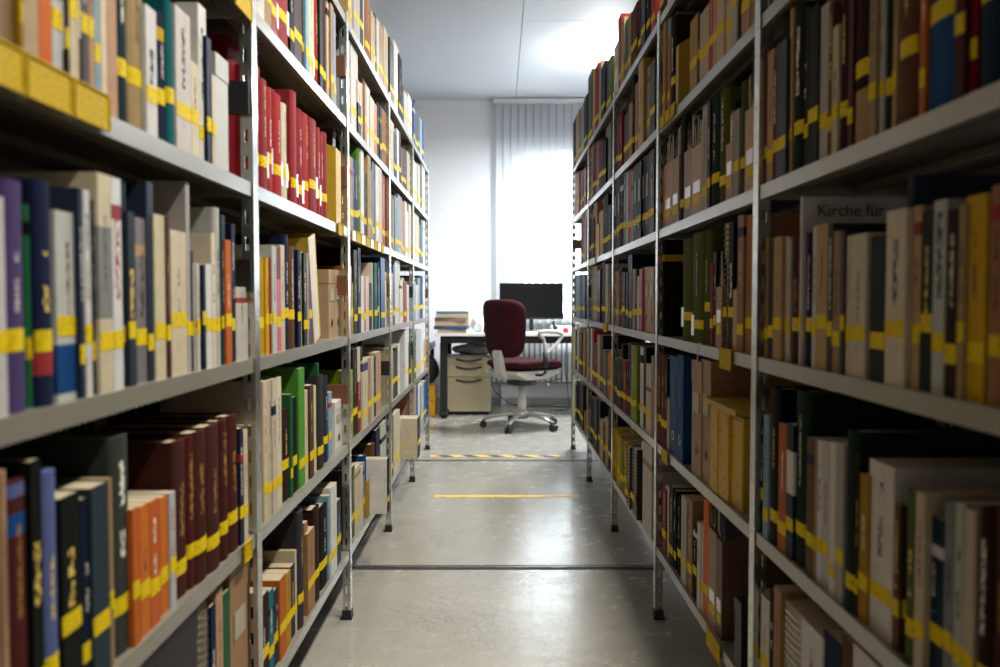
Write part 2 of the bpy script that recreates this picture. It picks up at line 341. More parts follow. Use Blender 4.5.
# ------------------------------------------------------------------ steel shelving, one unit for each bay
AL, AR = 0.458, 0.488                        # distance of the two shelf fronts from the camera's axis
LEV = {'L': [0.215, 0.545, 0.877, 1.205, 1.535, 1.845], 'R': [0.229, 0.549, 0.880, 1.200, 1.515, 1.840]}
DEPTH, LIP = 0.30, 0.026
Y0, BAY, NB = 0.595, 1.0, 5
def post_mesh(H):
    """slotted steel angle: flange across the shelf (x) with cut slots, flange along the aisle (y)"""
    m = MB(); w, wy, t = 0.021, 0.031, 0.0022; pitch, sl, sw = 0.05, 0.024, 0.0065
    xs = [0, w / 2 - sw / 2, w / 2 + sw / 2, w]
    zs = [0.0]; z = 0.03
    while z + sl < H - 0.01: zs += [z, z + sl]; z += pitch
    zs.append(H)
    for i in range(len(zs) - 1):
        hole = i % 2 == 1
        for j in range(3):
            if hole and j == 1: continue
            for y in (0, t): m.face([(xs[j], y, zs[i]), (xs[j + 1], y, zs[i]), (xs[j + 1], y, zs[i + 1]), (xs[j], y, zs[i + 1])])
        if hole:
            a, b, c, d = xs[1], xs[2], zs[i], zs[i + 1]
            for p, q in (((a, c), (a, d)), ((b, c), (b, d)), ((a, c), (b, c)), ((a, d), (b, d))):
                m.face([(p[0], 0, p[1]), (q[0], 0, q[1]), (q[0], t, q[1]), (p[0], t, p[1])])
    m.face([(w, 0, 0), (w, t, 0), (w, t, H), (w, 0, H)])
    m.box(-t, 0, 0, wy, 0, H)
    # small round holes of the aisle flange, pressed dimples
    for k in range(int(H / 0.05)):
        zc = 0.045 + k * 0.05; m.face([(-t - 0.0002, wy / 2 + 0.0028 * math.cos(a * math.pi / 3), zc + 0.0028 * math.sin(a * math.pi / 3)) for a in range(6)], mi=1)
    return m.mesh('post', [M_POST, M_BLACKP], fix=False)
POSTH = 1.86
post_me = post_mesh(POSTH)
m = MB(); m.prism([(-0.006, -0.006), (0.028, -0.006), (0.028, 0.036), (-0.006, 0.036)], 2, 0.0, 0.008); m.prism([(-0.004, -0.004), (0.024, -0.004), (0.024, 0.034), (-0.004, 0.034)], 2, 0.008, 0.028)
foot_me = m.mesh('foot', M_BLACKP)
def shelf_mesh(length, sg):
    m = MB(); t = 0.0015
    e = 0.004
    # sheet with folded front, back and end lips; x goes into the shelf
    m.box(0.0, DEPTH, e, length - e, -t, 0.0)
    m.box(0.0, t, e, length - e, -LIP, -t); m.box(DEPTH - t, DEPTH, e, length - e, -LIP, -t)
    m.box(t, 0.012, e, length - e, -LIP, -LIP + t)
    m.box(t, DEPTH - t, e, e + t, -LIP, -t); m.box(t, DEPTH - t, length - e - t, length - e, -LIP, -t)
    m.box(0.06, 0.075, e + t, length - e - t, -0.014, -t); m.box(0.18, 0.195, e + t, length - e - t, -0.014, -t)
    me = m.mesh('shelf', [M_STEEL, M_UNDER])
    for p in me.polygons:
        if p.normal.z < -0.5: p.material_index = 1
    return me
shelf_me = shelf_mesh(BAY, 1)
m = MB(); m.box(0.0, DEPTH, 0.0, 0.012, -0.03, 0.03); bar_me = [m.mesh('side_bar', M_BARWOOD), m.mesh('side_bar', M_BARBLACK)]
ORD = ['nearest', 'second', 'third', 'fourth', 'farthest']
SIDEBARS = {('L', 1): {2: 1, 3: 1, 4: 0}, ('L', 2): {1: 0, 2: 0, 3: 0, 4: 0}, ('L', 3): {1: 1, 2: 0}, ('L', 4): {1: 1, 2: 1}, ('L', 5): {2: 0},
            ('R', 2): {4: 1}, ('R', 4): {2: 1}, ('R', 5): {3: 0}}
def post_at(root, sg, x, yl, back=False):
    o = link('post', post_me, root, (sg * x, yl, 0)); o.scale = (sg * (-1 if back else 1), 1, 1)
    f = link('foot', foot_me, o)
    return o
def make_unit(side, bay, back=False):
    sg = -1 if side == 'L' else 1; X = AL if side == 'L' else AR
    off = DEPTH + 0.05 if back else 0.0
    root = bpy.data.objects.new('steel_shelf_unit', None); COL.objects.link(root); root.location = (sg * (X + off), Y0 + bay * BAY, 0)
    sd = 'left' if side == 'L' else 'right'
    tag(root, f'grey slotted-angle steel shelf unit, {(ORD + ["unseen"])[bay]} bay ' + (f'of the hidden row behind the {sd} bookshelves' if back else f'on the {sd} of the aisle'), 'bookshelf', f'steel shelf units, {sd} side' + (', hidden row' if back else ''))
    for e in ([0, 1] if bay == -1 else [1]):
        yl = 0.0 if e == 0 else BAY
        post_at(root, sg, 0, yl); post_at(root, sg, DEPTH, yl, True)
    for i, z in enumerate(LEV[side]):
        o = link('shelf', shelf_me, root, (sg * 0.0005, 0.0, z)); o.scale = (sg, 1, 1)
    if not back:
        for e in ((0, 1) if bay == 0 else (1,)):
            for lv, kind in SIDEBARS.get((side, bay + e), {}).items():
                o = link('side_bar', bar_me[kind], root, (sg * 0.001, (0 if e == 0 else BAY) - 0.014, LEV[side][lv] + 0.155)); o.scale = (sg, 1, 1)
                o['label'] = 'brown wooden side bar' if kind == 0 else 'black side bar'
    return root
for side in 'LR':
    for b in range(-1, NB):
        make_unit(side, b)
        if b >= 0 and not (side == 'R' and b >= 3): make_unit(side, b, True)

# ------------------------------------------------------------------ hanging lamps above the right-hand shelves
M_LAMPB = simple('lamp_housing', (210, 210, 208), 0.4)
for i, (ly, lx, lz, pd, pu) in enumerate(LAMPS):
    r = bpy.data.objects.new('pendant_lamp' if pu else 'ceiling_lamp', None); COL.objects.link(r); r.location = (lx, ly, lz); hl = 0.33 if pu else 0.75
    tag(r, 'short pendant up-light hanging behind the far right bookshelf' if pu else f'long slim ceiling lamp above the right bookshelves, {["nearest", "second nearest", "third nearest"][i]}', 'lamp', None if pu else 'ceiling lamps over the right shelves')
    m = MB(); m.box(-0.07, 0.07, -hl, hl, -0.02, 0.02 if pu else RZ - 0.004 - lz); part('housing', m, M_LAMPB, r, bevel=0.004)
    for s in (-1, 1):
        if pu: m = MB(); m.tube([(0, s * 0.25, 0.018), (0, s * 0.25, RZ - 0.004 - lz)], 0.0015, 6); part('wire', m, M_POST, r)
        m = MB(); m.box(-0.07, 0.07, s * (hl - 0.012) - 0.012, s * (hl - 0.012) + 0.012, -0.036, -0.02); part('end_cap', m, M_LAMPB, r)
# ------------------------------------------------------------------ books
PAL = dict(cream=(234, 218, 188), white=(246, 243, 236), tan=(196, 164, 122), kraft=(178, 134, 92), brown=(100, 68, 42), dbrown=(52, 32, 26), black=(18, 18, 20),
           navy=(26, 34, 66), blue=(30, 84, 148), lblue=(150, 184, 206), slate=(52, 66, 82), grey=(150, 150, 146), lgrey=(204, 204, 196), dgrey=(66, 66, 64),
           green=(40, 112, 66), bgreen=(92, 156, 52), dgreen=(20, 46, 36), olive=(78, 90, 32), lime=(158, 176, 44), teal=(18, 112, 116), dteal=(18, 50, 64),
           red=(180, 60, 64), maroon=(84, 38, 34), dred=(136, 26, 38), orange=(222, 118, 50), yellow=(230, 184, 38), mustard=(196, 152, 30),
           purple=(88, 72, 126), peri=(104, 116, 168), pink=(222, 116, 156), salmon=(212, 170, 134), lav=(184, 174, 200), ochre=(132, 92, 34))
CNAME = dict(cream='cream', white='white', tan='tan', kraft='kraft-brown', brown='brown', dbrown='dark brown', black='black', navy='navy', blue='blue', lblue='pale blue',
             slate='slate grey', grey='grey', lgrey='light grey', dgrey='dark grey', green='green', bgreen='bright green', dgreen='dark green', olive='olive green', lime='lime',
             teal='teal', dteal='dark teal', red='red', maroon='maroon', dred='dark red', orange='orange', yellow='yellow', mustard='mustard', purple='purple', peri='periwinkle blue',
             pink='pink', salmon='salmon', lav='lavender', ochre='ochre brown')
# rows as measured along each shelf from left to right: start, then "end:top:colour[:flags]"
# top is a picture height or h<cm>; flags P paperback H hardcover B binder F magazine file S spiral X box, n no label, b<cm> label height,
# d<cm> set back, w white glare painted beside label, c<colour>@<a>-<b> colour field on the spine, T big lettering, D<cm> book depth, e<cm> sticking out
ROWS = {
('L',0,3): (-40, """-14:h28:brown:H -5:h27:ochre:Hb12 19:h29:ochre:Xn 22:h28:mustard:P 38:h26:tan:Pb11 51:h27:orange:Pb11 65:h25:lgrey:Pb7w 69:h26:dbrown:P 81:h25:cream:Pb9w 88:h26:dgrey:Pb8 94:h25:tan:Pb8
 100:h25:lblue:P 107:h25:cream:Pn 117:h27:salmon:Pn 129:h27:dteal:Hb6 146:h27:tan:Hb6 157:8:white:PT 168:13:navy:Hcyellow@78-88 176:2:teal:Hb6 191:11:white:PTb5 199:63:cream:P 207:6:white:PT 212:38:navy:P 216:75:cream:P
 229:57:lgrey:Xn 248:44:dred:Hnd5"""),
('L',0,2): (-30, """-8:190:cream:P 7:196:white:P 28:180:purple:Hb6 38:205:green:Hb5 56:181:navy:HTcred@14-26 80:212:lgrey:Pcblue@4-30 85:188:slate:P 92:190:white:Pb6 99:200:dteal:Pb4 113:174:cream:Pcgrey@34-76b5
 123:178:white:PTb5 129:182:dteal:H 136:212:slate:PT 148:218:grey:PTb5 155:182:slate:P 167:215:cream:P 171:216:maroon:P 187:231:cream:Pb7 191:182:lgrey:P 194:250:navy:P 197:263:white:P 200:264:white:Pcred@40-46 203:264:cream:P
 206:265:navy:P 212:264:white:P 216:233:cream:P 222:208:lgrey:H 226:215:slate:P 232:240:orange:P 236:224:navy:P 248:287:lgrey:Pnd1"""),
('L',0,1): (-60, """-30:480:cream:P -10:490:tan:P 5:500:white:P 10:470:tan:P 33:480:maroon:Hcblue@80-88cperi@94-99 45:460:black:PT 62:471:peri:H 82:495:black:PTb8 93:498:navy:P 110:485:slate:P 114:478:tan:Pb7 133:436:dgrey:HT
 140:508:orange:P 150:505:orange:P 160:500:orange:P 170:496:orange:P 176:492:lgrey:P 189:440:maroon:HT 196:436:maroon:HT 209:431:maroon:HT 222:425:maroon:HT 230:420:maroon:HT 240:415:maroon:HT 244:428:navy:P 248:430:cream:P"""),
('L',0,0): (130, """200:605:black:Xn 212:605:black:Sn 217:605:navy:Pn 224:588:salmon:Pn 231:592:green:Pn 249:564:kraft:Xn"""),
('L',1,4): (256, """264:h26:white:P 271:h25:tan:Pb6 278:h26:red:Pb5w 290:h27:red:Hb6w 294:h27:black:P 302:h26:dbrown:Pb6 306:h27:dgrey:Pb5 309:h27:lblue:P 314:h25:cream:Pb4w 320:h28:red:Hb5w 323:h25:dgreen:P 327:h27:maroon:H 331:0:cream:P
 334:3:tan:P 336:6:lblue:P"""),
('L',1,3): (256, """262:67:red:Hw 269:80:red:Hw 273:88:red:Hw 276:90:red:Hw 283:95:red:Hw 288:104:cream:Hw 293:103:dred:Hw 298:92:red:Hw 304:110:red:Hw 311:115:red:Hw 318:120:red:Hw 321:128:red:Hw 324:133:red:Hw 328:133:red:H
 333:gap 336:112:brown:Xnd4 341:150:yellow:Fn"""),
('L',1,2): (257, """266:258:mustard:H 270:258:yellow:P 272.5:258:red:P 277:246:lgrey:P 281:248:pink:Pcdred@70-100 285:245:cream:P 290:235:navy:H 296:246:brown:H 298:250:tan:P 301:250:navy:P 304:252:cream:P 307:253:dgreen:P 309:253:tan:P
 312:254:purple:P 329:gap 335:270:tan:Xnd3 341:270:tan:Xnd3"""),
('L',1,1): (257, """261:425:yellow:P 264:380:cream:Pcblue@62-76 268:381:cream:P 273:380:cream:P 277:379:cream:P 282:377:cream:P 291:408:dbrown:Hb7 293:394:green:P 297:397:black:P 299:400:cream:P 305:368:bgreen:P 308:390:cream:P 310:386:slate:P
 314:385:brown:P 318:385:cream:P 319.5:363:green:P 325:375:dgrey:H 329:376:slate:H 332:392:lblue:P 335:gap 343:400:white:Xnd2"""),
('L',1,0): (260, """269:595:dbrown:P 274:590:teal:P 280:588:slate:P 286:577:orange:P 291:572:mustard:P 295:565:navy:P 300:548:cream:P 305:511:dgrey:Hb6 308:522:kraft:P 315:530:kraft:P 321:507:dbrown:H 329:505:black:H 331:495:lblue:P 337:485:white:P
 341:500:slate:P"""),
('L',2,5): (348, """350:h25:tan:P 354:h24:cream:P 360:h24:lgrey:P 363:h26:slate:P 366:h27:white:P 371:h26:kraft:H 375:14:salmon:P 377:15:teal:H 379:20:white:P 384:26:tan:P 388:30:cream:P"""),
('L',2,4): (349, """351:41:lgrey:H 358:48:lgrey:P 361:82:cream:Pcnavy@0-60 363:84:tan:P 365:80:dgrey:P 367:84:salmon:P 370:88:white:P 374:98:cream:P 377:104:orange:P 380:104:dgreen:H 382:106:slate:P 388:112:kraft:Hb7"""),
('L',2,3): (349.5, """353:157:tan:P 355:159:blue:P 358:161:slate:P 361:145:bgreen:H 364:150:white:P 368:174:navy:P 371:148:tan:P 372:170:tan:P 376:162:blue:P 379:166:cream:P 382:167:white:P 386:167:orange:P 388:168:brown:P"""),
('L',2,2): (349.5, """352:266:orange:P 354:283:lime:P 358:250:dbrown:P 361:248:navy:P 364:276:white:P 366:277:orange:P 369:276:white:P 372:283:dbrown:P 374.5:263:cream:P 378:263:teal:P 379:262:black:P 381:268:white:P 385:258:blue:P 386.5:272:cream:P"""),
('L',2,1): (350, """353:370:lime:P 358:349:black:P 360.5:347:red:Pccream@60-100 363:346:dgreen:P 368:360:cream:Pcpurple@84-96 371:358:salmon:P 374:357:cream:P 376:357:navy:P 381:352:tan:P"""),
('L',2,0): (350, """352:470:dgrey:P 355:466:olive:P 361:466:cream:P 363:466:white:P 365:462:grey:P 367:455:blue:H 370:480:mustard:Fn 372.5:458:black:PNe7D20 376:443:brown:H 381:428:navy:P 386:422:lgrey:P"""),
('L',3,5): (390, """394:42:dgrey:P 399:45:white:P 402:57:black:P 404:86:navy:P 408:94:lgrey:P 412:97:white:P"""),
('L',3,4): (391, """394:122:cream:P 397:134:navy:P 399:130:white:P 401:132:maroon:P 403:148:brown:P 407:150:slate:P 410:153:cream:P"""),
('L',3,3): (391, """393:195:kraft:P 395:200:white:P 398:197:lblue:P 402:196:grey:P 405:203:salmon:P 407:202:white:P 409:212:white:P 411:205:cream:P"""),
('L',3,2): (391, """393:273:salmon:P 395:266:blue:P 400:261:white:P 402:280:white:P 404:278:cream:P 407:281:red:P 409:285:white:P"""),
('L',3,1): (391, """393:348:cream:P 395:352:brown:P 398:347:navy:P 400:344:white:P 405:gap 409:330:white:P 411:342:dbrown:P 412.5:355:mustard:Fn"""),
('L',3,0): (391, """393:412:brown:P 394:443:mustard:Fn 400:412:cream:P 403:418:white:P 406:417:slate:PNe8D20 409:428:cream:P 412:425:tan:P"""),
('L',4,5): (413.5, """415:102:blue:P 418:104:slate:P 420:115:dgrey:P 422:118:lblue:P 424:120:blue:P"""),
('L',4,4): (414, """416:162:white:P 418:164:lgrey:P 420:165:cream:P 422:163:blue:P 425:166:white:P"""),
('L',4,3): (414, """416:214:white:P 419:216:cream:P 421:225:brown:P 423:220:teal:P 425:222:white:P"""),
('L',4,2): (414, """416:282:lblue:P 418:285:white:P 420:278:grey:P 423:276:blue:P 425:284:white:P"""),
('L',4,1): (414, """416:335:green:P 421:330:lgrey:P 424:332:white:P 426:340:salmon:P"""),
('L',4,0): (414, """416:385:salmon:P 418:386:blue:P 421:382:white:P 424:384:lgrey:P 426:381:blue:P"""),
('R',0,3): (760, """764:52:maroon:P 767:52:dred:P 773:51:tan:P 776:55:dred:P 786:42:slate:Pb5 789:gap 792:6:tan:P 802:6:dgreen:HTb6 808:8:dbrown:Pb5 818:6:black:P 828:5:lgrey:P 832:3:brown:P 838:26:cream:P 848:h27:dbrown:H 853:h26:maroon:P 869:h28:dbrown:Hb9ctan@0-26 876:h26:tan:P 880:h25:cream:P
 884:h25:lgrey:P 893:h26:dgreen:H 897:h26:tan:P 915:h27:brown:Hb8 920:h26:tan:P 926:h27:orange:P 955:h28:blue:Hb10 965:h26:maroon:Pb7 978:h26:dred:P 1000:h27:dteal:Hb9 1020:h26:maroon:H 1050:h26:navy:H"""),
('R',0,2): (759, """762:238:kraft:P 768:238:tan:P 773:240:dbrown:P 781:237:tan:P 788:237:cream:P 790:240:lgrey:P 799:230:maroon:HT 801:197:white:PKD24 804:232:lav:P 812:233:navy:H 816:226:white:P 827:224:tan:P 832:224:dgrey:P 840:231:tan:P 844:232:dgrey:P 846:226:dgreen:P 850:236:cream:P
 866:234:cream:P 870:240:grey:P 885:236:black:P 905:210:cream:PT 912:176:slate:PD20b3 920:206:tan:P 932:210:dgreen:P 945:200:lgrey:PT 957:210:dbrown:P 964:205:tan:P 985:195:yellow:P 1004:185:kraft:H 1030:190:brown:H 1060:190:maroon:H"""),
('R',0,1): (757, """760:420:dgreen:P 763:418:black:P 768:415:lblue:P 778:388:black:H 786:424:orange:P 793:424:navy:Pcwhite@48-80 806:390:dgreen:Hb5 813:438:brown:P 816:440:tan:P 822:440:white:P 829:441:white:P 835:442:white:P 843:443:lgrey:P 855:430:dgreen:H 858:452:dbrown:P
 868:474:mustard:P 893:463:white:PTD24 899:505:brown:P 906:505:black:P 914:490:olive:P 924:493:cream:P 943:517:dteal:P 953:503:grey:PD24 963:503:lgrey:PD24 974:510:cream:PD24 990:510:dbrown:H 1010:510:maroon:H 1040:505:dbrown:H"""),
('R',0,0): (753, """760:592:dgreen:P 769:597:white:P 773:590:black:P 780:588:kraft:P 800:607:white:S 822:627:white:PTn 840:637:navy:Pn 850:640:brown:Pn 880:655:white:Pn 910:650:cream:Pn"""),
('R',1,5): (660, """664:h26:maroon:P 668:h25:navy:P 674:h26:cream:P 680:h26:brown:P 690:h25:red:P 700:h26:navy:P"""),
('R',1,4): (660, """662.5:15:kraft:Pb7 665:14:tan:P 670:8:tan:Pclblue@86-100b6 674:h27:dbrown:HTb8 676:h28:brown:Xn 678.5:46:yellow:Fn 690:gap 697:18:tan:P 700:12:black:P 709:9:cream:P 713:h25:red:P 717:h25:salmon:P 724:h25:cream:P 732:h25:cream:P 737:h25:lgrey:Pb9 741:h26:dbrown:Hb9 750:h26:salmon:P 755:h26:tan:P"""),
('R',1,3): (657, """659:136:black:P 664:168:kraft:Fi 672:163:kraft:Fi 679:158:kraft:Fi 684:118:black:H 692:150:kraft:Fi 702:145:kraft:Fi 707:105:lgrey:P 710:100:black:P 718:95:dgreen:H 726:90:olive:HTb4 733:143:kraft:Fi 739:110:grey:P 745:82:olive:H 755:108:kraft:Fi"""),
('R',1,2): (657, """661:242:kraft:H 663:240:black:HnD22O 681:gap 691:239:olive:Hw 702:233:olive:Hw 710:230:olive:Hb8w 713:263:dred:P 716:252:black:P 722:287:kraft:Fi 728:222:black:STb7 733:222:black:PTb7 737:290:mustard:Fn 743:215:kraft:P 755:215:kraft:Hb5"""),
('R',1,1): (657, """661:352:brown:H 664:355:dred:P 667:358:black:P 669.5:398:mustard:Fn 677:356:blue:Bn 683:355:blue:Bn 691:gap 701:361:kraft:Xn 710:360:kraft:XnT 718:405:yellow:XnU 729:409:yellow:XnU 743:414:yellow:XnU"""),
('R',1,0): (662, """666:488:dred:P 669:486:cream:P 673:486:dteal:P 676:490:black:P 681:496:black:H 686:497:lgrey:P 692:498:kraft:P 697:524:black:P 700:522:white:P 703:525:white:P 708:500:orange:P 716:530:kraft:Fi 722:540:brown:Fi 734:gap 741:600:black:Xn"""),
('R',2,5): (614, """618:45:white:X 621:17:red:P 624:20:tan:P 627:22:teal:P 631:16:tan:P 637:8:brown:P 641:h25:maroon:H 645:h25:navy:P 650:h24:navy:P 655:h24:red:P"""),
('R',2,4): (614, """616:116:dred:P 619:115:maroon:P 622:113:dred:P 625:116:maroon:P 629:112:maroon:P 632:103:tan:P 634:76:black:P 638:84:kraft:P 641:52:tan:Xn 643:52:mustard:Xn 647:gap 650:66:grey:P 655:62:dgrey:P"""),
('R',2,3): (614, """617:172:black:B 620:170:black:B 623:170:black:P 626:171:black:P 628:172:lblue:P 631:170:orange:P 633:170:lblue:P 637:165:black:B 641:162:black:B 645:158:black:B 649:155:black:B 654:150:dbrown:P"""),
('R',2,2): (613.5, """616:280:tan:P 619:271:tan:P 622:268:brown:P 625:272:dbrown:P 628:272:black:P 632:255:navy:P 635:269:tan:P 637:270:navy:P 639:276:white:P 642:269:pink:P 644:267:teal:P 649:267:tan:Xn 654:267:kraft:Xn"""),
('R',2,1): (613.5, """617:358:maroon:P 621:358:dbrown:P 623:344:navy:P 626:360:red:P 628:362:dgreen:P 631:343:dgrey:P 634:345:lime:P 636.5:346:lime:P 640:350:slate:Pcblack@0-50 643:347:white:Pcblack@80-90 646:347:black:P 651:364:cream:Pcred@60-66 654:356:kraft:Fn"""),
('R',2,0): (613.5, """616:428:yellow:P 619:434:yellow:H 623:438:lime:H 627:441:mustard:H 631:444:yellow:H 634:446:black:Se2 637:447:teal:Se2 641:448:black:Se2 644:443:white:Pn 653:443:white:Pne1D24"""),
('R',3,5): (588, """592:74:olive:P 595:73:tan:P 598:66:red:P 601:64:tan:P 605:65:navy:P 607:66:maroon:P 611:60:olive:P"""),
('R',3,4): (588, """590:150:black:P 593:140:tan:P 596:143:maroon:P 599:142:red:P 603:140:maroon:P 606:140:black:P 611:125:olive:X"""),
('R',3,3): (588.5, """591:222:black:P 594:219:brown:P 597:200:kraft:P 599:224:mustard:Fn 603:211:cream:P 608:196:black:P 611:205:slate:P"""),
('R',3,2): (588.5, """593:269:black:Xn 597:267:tan:P 600:270:slate:P 602:265:navy:P 605:262:maroon:P 608:264:lgrey:P 610:287:mustard:Fn"""),
('R',3,1): (588.5, """590:328:navy:P 592:328:white:P 594:330:red:P 597:343:dteal:P 600:335:tan:P 603:335:dbrown:P 606:350:grey:P 608:352:tan:P 610:352:orange:P 611.5:350:yellow:P"""),
('R',3,0): (588.5, """590:411:cream:P 594:398:black:P 597:398:dgrey:P 600:400:navy:P 603:420:tan:P 605:425:dbrown:P 608:418:tan:P 611:410:black:P"""),
('R',4,5): (573, """576:120:black:P 579:113:tan:P 581:110:brown:P 584:105:grey:P 587:97:navy:P"""),
('R',4,4): (574, """576:170:lgrey:P 579:174:orange:P 582:172:grey:P 584:170:brown:P 586:168:red:P"""),
('R',4,3): (581, """583:212:slate:P 585:213:pink:P 586:212:white:P"""),
('R',4,2): (574, """576:276:slate:P 579:275:lblue:P 581:277:grey:P 585:275:peri:P"""),
('R',4,1): (573, """575:328:cream:P 577:330:dteal:P 579:327:cream:P 582:332:slate:P 585:330:kraft:P"""),
('R',4,0): (573, """575:380:cream:P 577:385:slate:P 580:382:black:P 583:384:dbrown:P 585:410:mustard:Fn"""),
}
# -- picture to shelf-front plane
ct, st = math.cos(PITCH), math.sin(PITCH); cy_, sy_ = math.cos(YAW), math.sin(YAW)
CF = Vector((sy_ * ct, cy_ * ct, -st)); CR = Vector((cy_, -sy_, 0)); CU = CR.cross(CF)
def ray(px, py): return CF + CR * ((px - 500) / FPX) + CU * ((333.5 - py) / FPX)
def depth_at(px, py, X):
    d = ray(px, py); return d.y * X / d.x
def height_at(py, X, Y):
    # picture height py at the point (X, Y): solve by the vertical plane through it
    lo, hi = -1.0, 4.0
    for _ in range(40):
        z = (lo + hi) / 2; p = Vector((X, Y, z - CH)); v = 333.5 - FPX * p.dot(CU) / p.dot(CF)
        if v > py: lo = z
        else: hi = z
    return (lo + hi) / 2
def project(X, Y, Z):
    p = Vector((X, Y, Z - CH)); w = p.dot(CF); return 500 + FPX * p.dot(CR) / w, 333.5 - FPX * p.dot(CU) / w

def jit(c, a=0.10):
    k = 1 + rnd.uniform(-a, a); return tuple(max(6, min(245, v * k + rnd.uniform(-5, 5))) for v in c)
def spine_arc(t, b, n):
    """points of the spine seen from above, from the left edge to the right edge"""
    if n <= 1: return [(-t / 2, b), (-t / 2 + min(b, t / 3), 0.0), (t / 2 - min(b, t / 3), 0.0), (t / 2, b)]
    return [(-t / 2 * math.cos(math.pi * k / n), b * (1 - math.sin(math.pi * k / n))) for k in range(n + 1)]

def cover(t, h, D, hard, rgb, rough, fields=(), ttl=None, ink=(0, 0, 0), board=None, side_rgb=None):
    """cover of a book: spine towards -y, boards going to +y; returns mesh builder and the arc for its label"""
    m = MB(); c = board or (0.0024 if hard else 0.0007); c = min(c, t * 0.28)
    b = min(t * 0.22, 0.007) if hard else 0.0012; arc = spine_arc(t, b, 6 if hard and t > 0.008 else 1)
    base = (*lin(rgb), rough)
    zs = sorted({0.0, h, *[v for f in fields for v in f[:2]]})
    tt = ttl or (0, 0, 0)
    for i in range(len(zs) - 1):
        z0, z1 = zs[i], zs[i + 1]; mid = (z0 + z1) / 2; col = base
        for a, e, fc in fields:
            if a <= mid <= e: col = (*lin(fc), rough)
        for j in range(len(arc) - 1):
            (xa, ya), (xb, yb) = arc[j], arc[j + 1]
            m.face([(xa, ya, z0), (xb, yb, z0), (xb, yb, z1), (xa, ya, z1)], 0, col, [(xa, z0), (xb, z0), (xb, z1), (xa, z1)], lin(ink), tt, hard)
        for s in (-1, 1):
            q = [(s * t / 2, b, z0), (s * t / 2, D, z0), (s * t / 2, D, z1), (s * t / 2, b, z1)]
            m.face(q if s > 0 else q[::-1], 0, (*lin(side_rgb), rough) if side_rgb else col)
    for s in (-1, 1):                                            # inner faces and rims of the boards
        xi = s * (t / 2 - c); xo = s * t / 2
        q = [(xi, b + c, 0), (xi, D, 0), (xi, D, h), (xi, b + c, h)]; m.face(q[::-1] if s > 0 else q, 0, base)
        for z in (0, h): m.face([(xo, b, z), (xo, D, z), (xi, D, z), (xi, b + c, z)], 0, base)
        m.face([(xo, D, 0), (xi, D, 0), (xi, D, h), (xo, D, h)], 0, base)
    for z in (0, h): m.face([(x, y, z) for x, y in arc] + [(t / 2 - c, b + c, z), (-t / 2 + c, b + c, z)], 0, base)
    return m, arc, b + c, c
def pages(t, h, D, y0, c, hard):
    m = MB(); g = 0.003 if hard else 0.0004
    if t - 2 * c < 0.0006: c = t * 0.25
    m.box(-t / 2 + c, t / 2 - c, y0, D - (0.004 if hard else 0.0005), g, h - g); return m
def arc_strip(arc, z0, z1, off, mi=0):
    m = MB(); o = 0.0006
    pts = []
    n = len(arc); xm = max(a[0] for a in arc)
    for k, (x, y) in enumerate(arc): pts.append((x * (1 - 0.02), y - off))
    for i in range(n - 1):
        (xa, ya), (xb, yb) = pts[i], pts[i + 1]
        m.face([(xa, ya, z0), (xb, yb, z0), (xb, yb, z1), (xa, ya, z1)], mi, smooth=n > 4)
        m.face([(xa, ya + o, z0), (xa, ya + o, z1), (xb, yb + o, z1), (xb, yb + o, z0)], mi)
        for z in (z0, z1): m.face([(xa, ya, z), (xb, yb, z), (xb, yb + o, z), (xa, ya + o, z)], mi)
    for k in (0, n - 1):
        x, y = pts[k]; m.face([(x, y, z0), (x, y + o, z0), (x, y + o, z1), (x, y, z1)], mi)
    return m

